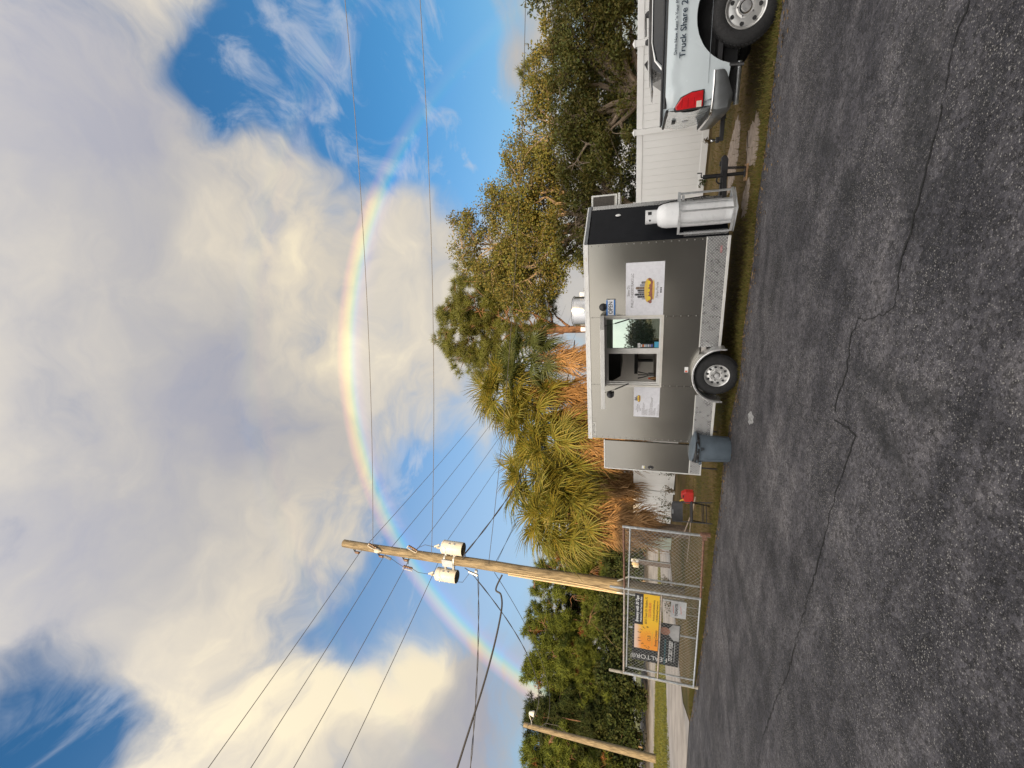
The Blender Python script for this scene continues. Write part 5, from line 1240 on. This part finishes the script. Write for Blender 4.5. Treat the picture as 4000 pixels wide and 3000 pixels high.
def limb(p0, p1, r0, r1, bow, n=7):
    p0, p1 = Vector(p0), Vector(p1); d = p1 - p0; side = Vector((rnd.gauss(0, 1), rnd.gauss(0, 1), rnd.gauss(0, .4))) * d.length * bow
    P = []; Rr = []
    for i in range(n + 1):
        t = i / n; w_ = math.sin(t * math.pi)
        P.append(p0.lerp(p1, t) + side * w_ * .5 + Vector((rnd.gauss(0, 1), rnd.gauss(0, 1), rnd.gauss(0, 1))) * d.length * .022 * w_ + Vector((0, 0, d.length * .08 * w_)))
        Rr.append(r0 + (r1 - r0) * t)
    return P, Rr
def tree(name, label, cat, base, H, trunk_h, r0, blobs, n_limbs, n_clump, leaves_per, leaf, m_leaf, clump_r, group, bark=None, seed=1, squash=.75, extra=None, lean=(0, 0), asp=.5, twig_vis=1.0):
    """blobs: crown lobes (x, y, z, rx, ry, rz) relative to base"""
    global rnd
    rnd = random.Random(seed); nrs.seed(seed)
    root = thing(name, label, cat, base, 0, group)
    top = Vector((lean[0], lean[1], trunk_h))
    mb = MB(); P, Rr = limb((0, 0, -.1), top, r0 * 1.25, r0 * .8, .05); mb.tube(P, Rr, 10)
    sk = [(p, r) for p, r in zip(P[-2:], Rr[-2:])]
    for k in range(n_limbs):
        b = blobs[k % len(blobs)]
        tgt = Vector((b[0] + rnd.uniform(-.55, .55) * b[3], b[1] + rnd.uniform(-.5, .5) * b[4], b[2] + rnd.uniform(-.3, .65) * b[5]))
        LP, LR = limb(top + Vector((0, 0, -rnd.uniform(0, trunk_h * .12))), tgt, r0 * rnd.uniform(.38, .6), r0 * .09, .14, 9)
        mb.tube(LP, LR, 7); sk += list(zip(LP[2:], LR[2:]))
    SK = np.array([p[:] for p, _ in sk]); SR = [r for _, r in sk]
    cents = []
    tot = sum(b[3] * b[4] * b[5] for b in blobs)
    for b in blobs:
        k = max(1, int(n_clump * b[3] * b[4] * b[5] / tot))
        u = unit(k); rad = nrs.uniform(.25, 1.0, k) ** .45
        c = u * rad[:, None] * np.array([b[3], b[4], b[5]]) + np.array([b[0], b[1], b[2]])
        cents.append(c)
    cents = np.concatenate(cents)
    for c in cents:
        i = int(np.argmin(np.linalg.norm(SK - c, axis=1) + nrs.uniform(0, .5)))
        if rnd.random() < twig_vis:
            LP, LR = limb(SK[i], c, min(SR[i] * .6, .035 + r0 * .06), .006, .16, 4); mb.tube(LP, LR, 4, caps=False)
    mb.build('trunk', bark or m_bark, root, smooth=True, fix=False)
    n = len(cents) * leaves_per
    ci = np.repeat(np.arange(len(cents)), leaves_per)
    off = unit(n) * (nrs.uniform(0, 1, n) ** .6)[:, None] * clump_r * nrs.uniform(.6, 1.35, len(cents))[ci][:, None]
    off[:, 2] *= squash
    C = cents[ci] + off
    V, F = cards(C, leaf, asp, outward=off / (np.linalg.norm(off, axis=1, keepdims=True) + 1e-6), up=.2)
    fastmesh('crown', V, F, m_leaf, root)
    return root, cents
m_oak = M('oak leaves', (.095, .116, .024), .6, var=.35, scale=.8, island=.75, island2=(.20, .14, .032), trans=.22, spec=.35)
m_oak2 = M('shaded oak leaves', (.045, .062, .018), .6, var=.35, scale=.8, island=.7, island2=(.09, .085, .03), trans=.22, spec=.35)  # darker copy of the oak leaves, shade put into the colour
G_T = 'live oaks behind the white fence'
tree('oak_tree', 'wide live oak with bare twisted limbs behind the trailer nose', 'tree', (6.9, 17.2, 0), 10, 2.4, .24,
     [(-.6, .2, 7.6, 1.9, 1.6, 2.2), (-1.6, 0, 5.8, 1.7, 1.6, 1.6), (.6, .3, 6.2, 2.0, 1.6, 1.8), (1.6, .2, 4.6, 1.8, 1.5, 1.4), (-.6, -.3, 4.4, 1.9, 1.3, 1.1), (-1.9, .2, 8.1, .8, .8, 1.2), (.8, -.2, 3.2, 2.0, 1.3, .9), (-1.8, 0, 3.3, 1.6, 1.2, 1.0), (-2.7, .2, 6.4, 1.4, 1.2, 1.7), (1.7, 0, 6.6, 1.5, 1.2, 1.2)], 20, 560, 130, .105, m_oak, .50, G_T, seed=5)
tree('oak_tree', 'dark low live oak behind the fence above the white truck', 'tree', (10.2, 15.6, 0), 8, 1.9, .22,
     [(-.8, .1, 4.8, 2.0, 1.5, 1.5), (.8, 0, 4.6, 2.0, 1.6, 1.2), (2.4, -.6, 4.0, 2.2, 1.6, 1.3), (-1.6, .3, 3.6, 1.5, 1.2, .9), (.9, -.3, 3.1, 1.9, 1.2, .8), (3.6, -1.2, 3.4, 2.2, 1.5, 1.2), (2.2, -.4, 2.6, 2.0, 1.2, .8), (-1.2, 0, 2.6, 1.6, 1.2, .8)], 16, 460, 135, .105, m_oak, .5, G_T, seed=9)
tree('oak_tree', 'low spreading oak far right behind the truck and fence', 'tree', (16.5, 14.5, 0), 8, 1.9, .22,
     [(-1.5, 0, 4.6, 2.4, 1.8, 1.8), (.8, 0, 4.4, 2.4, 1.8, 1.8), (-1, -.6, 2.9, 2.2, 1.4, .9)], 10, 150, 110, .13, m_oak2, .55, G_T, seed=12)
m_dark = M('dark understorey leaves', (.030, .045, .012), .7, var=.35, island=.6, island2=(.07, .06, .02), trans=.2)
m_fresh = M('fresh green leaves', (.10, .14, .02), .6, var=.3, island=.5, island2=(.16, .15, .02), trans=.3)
G_U = 'understorey behind the white fence'
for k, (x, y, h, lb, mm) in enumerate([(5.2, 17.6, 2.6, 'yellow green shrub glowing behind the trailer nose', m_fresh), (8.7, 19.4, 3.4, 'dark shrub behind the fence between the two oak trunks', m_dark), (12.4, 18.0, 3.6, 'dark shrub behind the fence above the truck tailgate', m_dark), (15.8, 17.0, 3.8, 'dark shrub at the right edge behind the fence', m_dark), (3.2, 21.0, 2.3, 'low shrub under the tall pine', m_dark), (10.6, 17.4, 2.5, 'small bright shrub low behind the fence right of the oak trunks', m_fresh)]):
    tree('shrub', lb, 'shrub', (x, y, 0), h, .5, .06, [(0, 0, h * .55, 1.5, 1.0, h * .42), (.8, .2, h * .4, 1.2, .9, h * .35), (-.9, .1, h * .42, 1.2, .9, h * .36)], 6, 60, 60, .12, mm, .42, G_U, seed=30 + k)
G_B = 'dark trees further back behind the oaks'
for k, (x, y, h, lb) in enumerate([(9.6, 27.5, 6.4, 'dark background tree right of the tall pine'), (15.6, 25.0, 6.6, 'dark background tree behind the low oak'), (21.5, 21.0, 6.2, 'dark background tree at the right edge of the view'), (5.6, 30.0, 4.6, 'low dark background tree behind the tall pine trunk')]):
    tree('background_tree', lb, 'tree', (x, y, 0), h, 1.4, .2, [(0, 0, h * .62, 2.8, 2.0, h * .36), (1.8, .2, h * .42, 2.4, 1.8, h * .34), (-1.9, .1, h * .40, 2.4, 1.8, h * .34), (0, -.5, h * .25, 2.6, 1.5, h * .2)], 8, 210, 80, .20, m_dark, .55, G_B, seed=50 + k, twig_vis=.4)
# ---- pine: needle tufts
def tufts(cents, needles, L, wd, up=.35):
    n = len(cents) * needles; ci = np.repeat(np.arange(len(cents)), needles)
    d = unit(n); d[:, 2] += up; d /= np.linalg.norm(d, axis=1, keepdims=True)
    s = np.cross(d, unit(n)); s /= (np.linalg.norm(s, axis=1, keepdims=True) + 1e-9)
    l = L * nrs.uniform(.7, 1.15, n)[:, None]; c = cents[ci] + d * .02
    V = np.stack([c - s * wd, c + s * wd, c + d * l], 1).reshape(-1, 3)
    return V, np.arange(3 * n).reshape(-1, 3)
def pine(label, base, H, r0, blobs, n_limbs, n_clump, per, L, wd, m_leaf, seed, group, clump_r, needles, bark=None, dead=0.0, name='pine_tree', first=.42):
    global rnd
    rnd = random.Random(seed); nrs.seed(seed)
    root = thing(name, label, 'tree', base, 0, group)
    mb = MB(); P = []; Rr = []
    for i in range(13):
        t = i / 12; P.append(Vector((.18 * math.sin(t * 5 + seed), .15 * math.sin(t * 4 + 1), H * .93 * t - .1))); Rr.append(r0 * (1 - .85 * t) + .02)
    mb.tube(P, Rr, 10)
    SKp = []; SKr = []
    for k in range(n_limbs):
        t = first + (1 - first) * (k / n_limbs) * .97; i = min(11, int(t * 12)); st_ = P[i].lerp(P[i + 1], t * 12 - i)
        b = blobs[rnd.randrange(len(blobs))]; tgt = Vector((b[0] + rnd.uniform(-.8, .8) * b[3], b[1] + rnd.uniform(-.8, .8) * b[4], max(st_.z + .2, b[2] + rnd.uniform(-.5, .7) * b[5])))
        LP, LR = limb(st_, tgt, r0 * rnd.uniform(.22, .4) * (1.25 - t), .012, .16, 8); mb.tube(LP, LR, 6, caps=False); SKp += LP[2:]; SKr += LR[2:]
    SK = np.array([p[:] for p in SKp]); tot = sum(b[3] * b[4] * b[5] for b in blobs); cents = []
    for b in blobs:
        k = max(1, int(n_clump * b[3] * b[4] * b[5] / tot)); u = unit(k)
        cents.append(u * (nrs.uniform(.2, 1, k) ** .42)[:, None] * np.array(b[3:6]) + np.array(b[:3]))
    cents = np.concatenate(cents)
    for c in cents:
        i = int(np.argmin(np.linalg.norm(SK - c, axis=1))); LP, LR = limb(SK[i], c, .03, .007, .18, 4); mb.tube(LP, LR, 4, caps=False)
    mb.build('trunk', bark or m_pbark, root, smooth=True, fix=False)
    ci = np.repeat(np.arange(len(cents)), per); n = len(ci)
    off = unit(n) * (nrs.uniform(0, 1, n) ** .5)[:, None] * clump_r; off[:, 2] *= .7
    T = cents[ci] + off
    isdead = (nrs.uniform(0, 1, len(cents)) < dead)[ci]
    V, F = tufts(T[~isdead], needles, L, wd); fastmesh('crown', V, F, m_leaf, root)
    if isdead.any():
        V, F = tufts(T[isdead], needles, L, wd, up=-.2); fastmesh('dead_needles', V, F, M('rust red dead needles', (.26, .085, .03), .8, var=.3, island=.4, trans=.2), root)
    return root
m_pine = M('pine needles', (.125, .150, .026), .55, var=.3, scale=1.2, island=.6, island2=(.12, .10, .03), trans=.25, spec=.4)
pine('tall slash pine with open rounded crown rising behind the trailer', (3.0, 21.8, 0), 12.6, .27,
     [(-.3, 0, 10.7, 2.2, 1.9, 1.9), (1.7, .2, 10.3, 2.0, 1.7, 1.6), (-1.9, 0, 9.2, 1.5, 1.4, 1.4), (2.4, .1, 8.6, 1.7, 1.5, 1.5), (.3, -.2, 8.2, 1.6, 1.5, 1.2), (-.6, -.4, 6.6, 1.0, 1.0, .8), (1.0, -.3, 6.4, 1.0, 1.0, .8), (2.3, .3, 6.6, 1.2, 1.1, .9)], 36, 540, 8, .30, .0085, m_pine, 21, 'pines', .30, 30)
pine('slender pine top poking above the dark oak at right', (14.2, 19.6, 0), 7.6, .14, [(0, 0, 6.6, .9, .9, .9), (-.5, 0, 5.7, .8, .8, .6), (.6, 0, 5.4, .8, .8, .6)], 9, 34, 7, .26, .009, m_pine, 25, 'pines', .26, 26)
# ---- tree line beyond the far road
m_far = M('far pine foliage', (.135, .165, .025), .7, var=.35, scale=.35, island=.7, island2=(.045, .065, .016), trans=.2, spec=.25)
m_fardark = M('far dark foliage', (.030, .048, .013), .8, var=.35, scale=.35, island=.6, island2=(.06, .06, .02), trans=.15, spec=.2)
G_F = 'trees beyond the far road'
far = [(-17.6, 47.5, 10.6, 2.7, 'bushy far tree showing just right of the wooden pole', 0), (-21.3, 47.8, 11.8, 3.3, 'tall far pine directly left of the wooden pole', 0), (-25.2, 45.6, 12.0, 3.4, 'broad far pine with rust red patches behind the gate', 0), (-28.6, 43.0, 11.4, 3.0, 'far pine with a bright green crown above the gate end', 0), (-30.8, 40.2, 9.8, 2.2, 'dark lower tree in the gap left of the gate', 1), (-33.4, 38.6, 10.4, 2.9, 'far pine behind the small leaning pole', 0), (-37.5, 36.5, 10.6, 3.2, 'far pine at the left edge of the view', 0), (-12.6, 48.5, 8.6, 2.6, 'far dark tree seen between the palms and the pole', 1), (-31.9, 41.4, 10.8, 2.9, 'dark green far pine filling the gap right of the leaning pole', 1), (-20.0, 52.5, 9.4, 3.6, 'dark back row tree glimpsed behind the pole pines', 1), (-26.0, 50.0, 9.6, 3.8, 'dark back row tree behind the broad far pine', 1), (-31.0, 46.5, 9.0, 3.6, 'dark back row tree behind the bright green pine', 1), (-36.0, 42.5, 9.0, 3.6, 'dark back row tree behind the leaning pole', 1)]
for k, (x, y, h, rr_, lb, dk) in enumerate(far):
    bl = []
    rq = random.Random(60 + k)
    for q in range(9):
        z = 1.8 + (h - 2.8) * (q / 8) ; w_ = rr_ * (.95 if q < 5 else 1.0 - (q - 5) * .16)
        bl.append((rq.uniform(-.55, .55) * rr_, rq.uniform(-.5, .5) * rr_, z, w_ * rq.uniform(.6, .85), w_ * rq.uniform(.6, .85), rq.uniform(.8, 1.3)))
    bl.append((0, 0, h - .9, rr_ * .5, rr_ * .5, .9))
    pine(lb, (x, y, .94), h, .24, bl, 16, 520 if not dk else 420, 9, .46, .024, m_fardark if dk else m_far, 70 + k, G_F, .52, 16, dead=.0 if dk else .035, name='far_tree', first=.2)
for k in range(9):  # dark leaf colour here stands in for shade at the far tree feet
    x = -13 - k * 3.0; y = 47.3 - k * 1.35
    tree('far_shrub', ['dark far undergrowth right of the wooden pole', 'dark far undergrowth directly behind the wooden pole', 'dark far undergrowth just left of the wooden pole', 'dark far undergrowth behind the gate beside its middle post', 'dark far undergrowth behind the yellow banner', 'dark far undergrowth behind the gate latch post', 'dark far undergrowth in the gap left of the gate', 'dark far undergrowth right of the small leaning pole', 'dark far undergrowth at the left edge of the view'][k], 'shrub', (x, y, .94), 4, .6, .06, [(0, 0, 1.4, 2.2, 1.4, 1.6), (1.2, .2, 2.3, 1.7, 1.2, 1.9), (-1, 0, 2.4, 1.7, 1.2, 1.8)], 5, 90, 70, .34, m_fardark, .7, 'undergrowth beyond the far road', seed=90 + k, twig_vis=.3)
# ---- cabbage palms: every frond its own object, meshes shared
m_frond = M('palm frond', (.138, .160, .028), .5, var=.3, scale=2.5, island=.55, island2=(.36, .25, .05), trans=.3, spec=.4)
m_frondd = M('shaded palm frond', (.065, .088, .026), .5, var=.3, scale=2.5, island=.5, island2=(.11, .12, .04), trans=.3, spec=.4)  # darker copy of the frond colour for the partly shaded palm, shade painted in
m_dead = M('dead palm frond', (.44, .27, .125), .8, var=.3, scale=3, island=.6, island2=(.20, .115, .06), trans=.25, spec=.2)
def frond_mesh(seed, dead):
    r = random.Random(seed); mb = MB()
    Lp = r.uniform(.75, 1.0) if not dead else r.uniform(.55, .8); arch_ = .12 if not dead else -.02
    pet = [(Lp * t, 0, arch_ * math.sin(t * math.pi * .5) ) for t in (0, .35, .7, 1)]
    mb.tube(pet, [.022, .014, .011, .010], 5)
    hub = Vector(pet[-1]); n = 30 if not dead else 18; spread = R(118) if not dead else R(50)
    for i in range(n):
        f = (i / (n - 1)) * 2 - 1; a = f * spread + r.gauss(0, .03)
        L = (1.0 - .33 * abs(f) ** 1.6) * r.uniform(.88, 1.05) * (.98 if not dead else .95)
        drop = r.uniform(.18, .42) + .30 * (1 - abs(f)) if not dead else r.uniform(.0, .25)
        s0 = hub + Vector((.16 * (1 - abs(f)), 0, -.03 * (1 - abs(f)) ** 2))
        d = Vector((math.cos(a), math.sin(a), 0)); fold = .16 * abs(f)
        pv = None; wd = .021 if not dead else .015; vs = []
        for k, t in enumerate((0, .3, .62, 1.0)):
            z = fold * t * L - drop * L * t ** 2.4 - (.25 * L * max(0, t - .6) if dead else 0)
            c = s0 + d * (L * t * (1 - .12 * t * drop)) + Vector((0, 0, z)) + Vector((r.gauss(0, .012), r.gauss(0, .012), r.gauss(0, .012))) * t * (1 if not dead else 4)
            w_ = wd * (.55, 1.0, .75, .08)[k]; sd = Vector((-d.y, d.x, .5 if i % 2 else -.5)).normalized()
            vs += [c - sd * w_, c + sd * w_]
        mb.add(vs, [(0, 2, 3, 1), (2, 4, 5, 3), (4, 6, 7, 5)])
    me = bpy.data.meshes.new('dead_frond' if dead else 'frond'); me.from_pydata(mb.v, [], mb.f); me.materials.append(m_dead if dead else m_frond); return me
green_me = [frond_mesh(200 + k, False) for k in range(6)]
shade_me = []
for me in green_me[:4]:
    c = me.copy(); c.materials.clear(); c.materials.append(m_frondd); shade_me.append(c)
dead_me = [frond_mesh(300 + k, True) for k in range(5)]
m_ptrunk = M('palm trunk', (.16, .12, .09), .9, var=.3, scale=12, bump=.6, bscale=18, stretch=(1, 1, 3))
def palm(label, x, y, zc, nf, nd, seed, scale=1.0, dark=False, skirt=1.9, face=None):
    r = random.Random(seed)
    root = thing('palm_tree', label, 'palm tree', (x, y, 0), 0, 'cabbage palms behind the trailer')
    MB().tube([(0, 0, -.05), (.03, .02, zc * .5), (0, 0, zc - .15)], [.15, .15, .14], 14).build('trunk', m_ptrunk, root, smooth=True)
    bt_ = MB()
    for k in range(26):
        a = k * 2.4; z = zc - .2 - k * .055; bt_.tube([(.15 * math.cos(a), .15 * math.sin(a), z), (.34 * math.cos(a), .34 * math.sin(a), z + .22)], [.03, .012], 5)
    bt_.build('leaf_stubs', m_dead, root)
    for k in range(nf + nd):
        dead = k >= nf
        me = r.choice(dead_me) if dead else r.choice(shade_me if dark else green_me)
        o = bpy.data.objects.new('dead_frond' if dead else 'frond', me); col.objects.link(o); o.parent = root
        az = k * 2.39996 + r.gauss(0, .2)
        if dead: pit = R(r.uniform(-86, -58)); z0 = zc - .25 - r.uniform(0, 1) ** 1.2 * skirt * .62; rr = .12
        else:
            t = (k + .5) / nf; pit = R(76 - 124 * t ** .8 + r.gauss(0, 8)); z0 = zc - .15 * t; rr = .06
        s = scale * r.uniform(.9, 1.12)
        o.matrix_local = Matrix.Translation((rr * math.cos(az), rr * math.sin(az), z0)) @ Matrix.Rotation(az, 4, 'Z') @ Matrix.Rotation(-pit, 4, 'Y') @ Matrix.Rotation(r.gauss(0, .35), 4, 'X') @ Matrix.Scale(s, 4)
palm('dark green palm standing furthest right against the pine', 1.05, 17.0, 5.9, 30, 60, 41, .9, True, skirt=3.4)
palm('tallest palm in the cluster above the serving window', -.30, 17.9, 7.1, 44, 90, 42, 1.05, skirt=5.6)
palm('palm just left of the tallest with fronds over the trailer roof', -1.35, 17.4, 5.7, 44, 80, 43, 1.08, skirt=3.8)
palm('short palm with low fans above the trailer rear door', -2.35, 16.4, 4.6, 42, 70, 44, 1.05, skirt=3.0)
palm('upright palm above the open rear door of the trailer', -4.78, 21.9, 6.7, 44, 80, 45, 1.40, skirt=3.8)
palm('low palm overhanging the fence behind the chair with a grey brown skirt', -4.80, 21.75, 5.0, 40, 70, 47, 1.34, skirt=2.6)
palm('leftmost palm of the cluster beside the gate', -4.85, 15.9, 4.45, 44, 70, 46, 1.05, skirt=3.0)
palm('small palm half hidden low at the left end of the cluster', -4.75, 15.2, 3.75, 26, 50, 48, .95, skirt=2.2)
# trees behind the viewer, seen only as reflections in the serving window
tree('oak_tree', 'oak across the lot mirrored in the serving window pane', 'tree', (-19.5, -16, 0), 4, 1.0, .2, [(0, 0, 1.7, 1.9, 1.6, 1.0), (1.4, .5, 2.0, 1.2, 1.2, .9), (-1.2, 0, 1.4, 1.5, 1.4, .9)], 10, 130, 60, .22, m_dark, .7, None, seed=131)
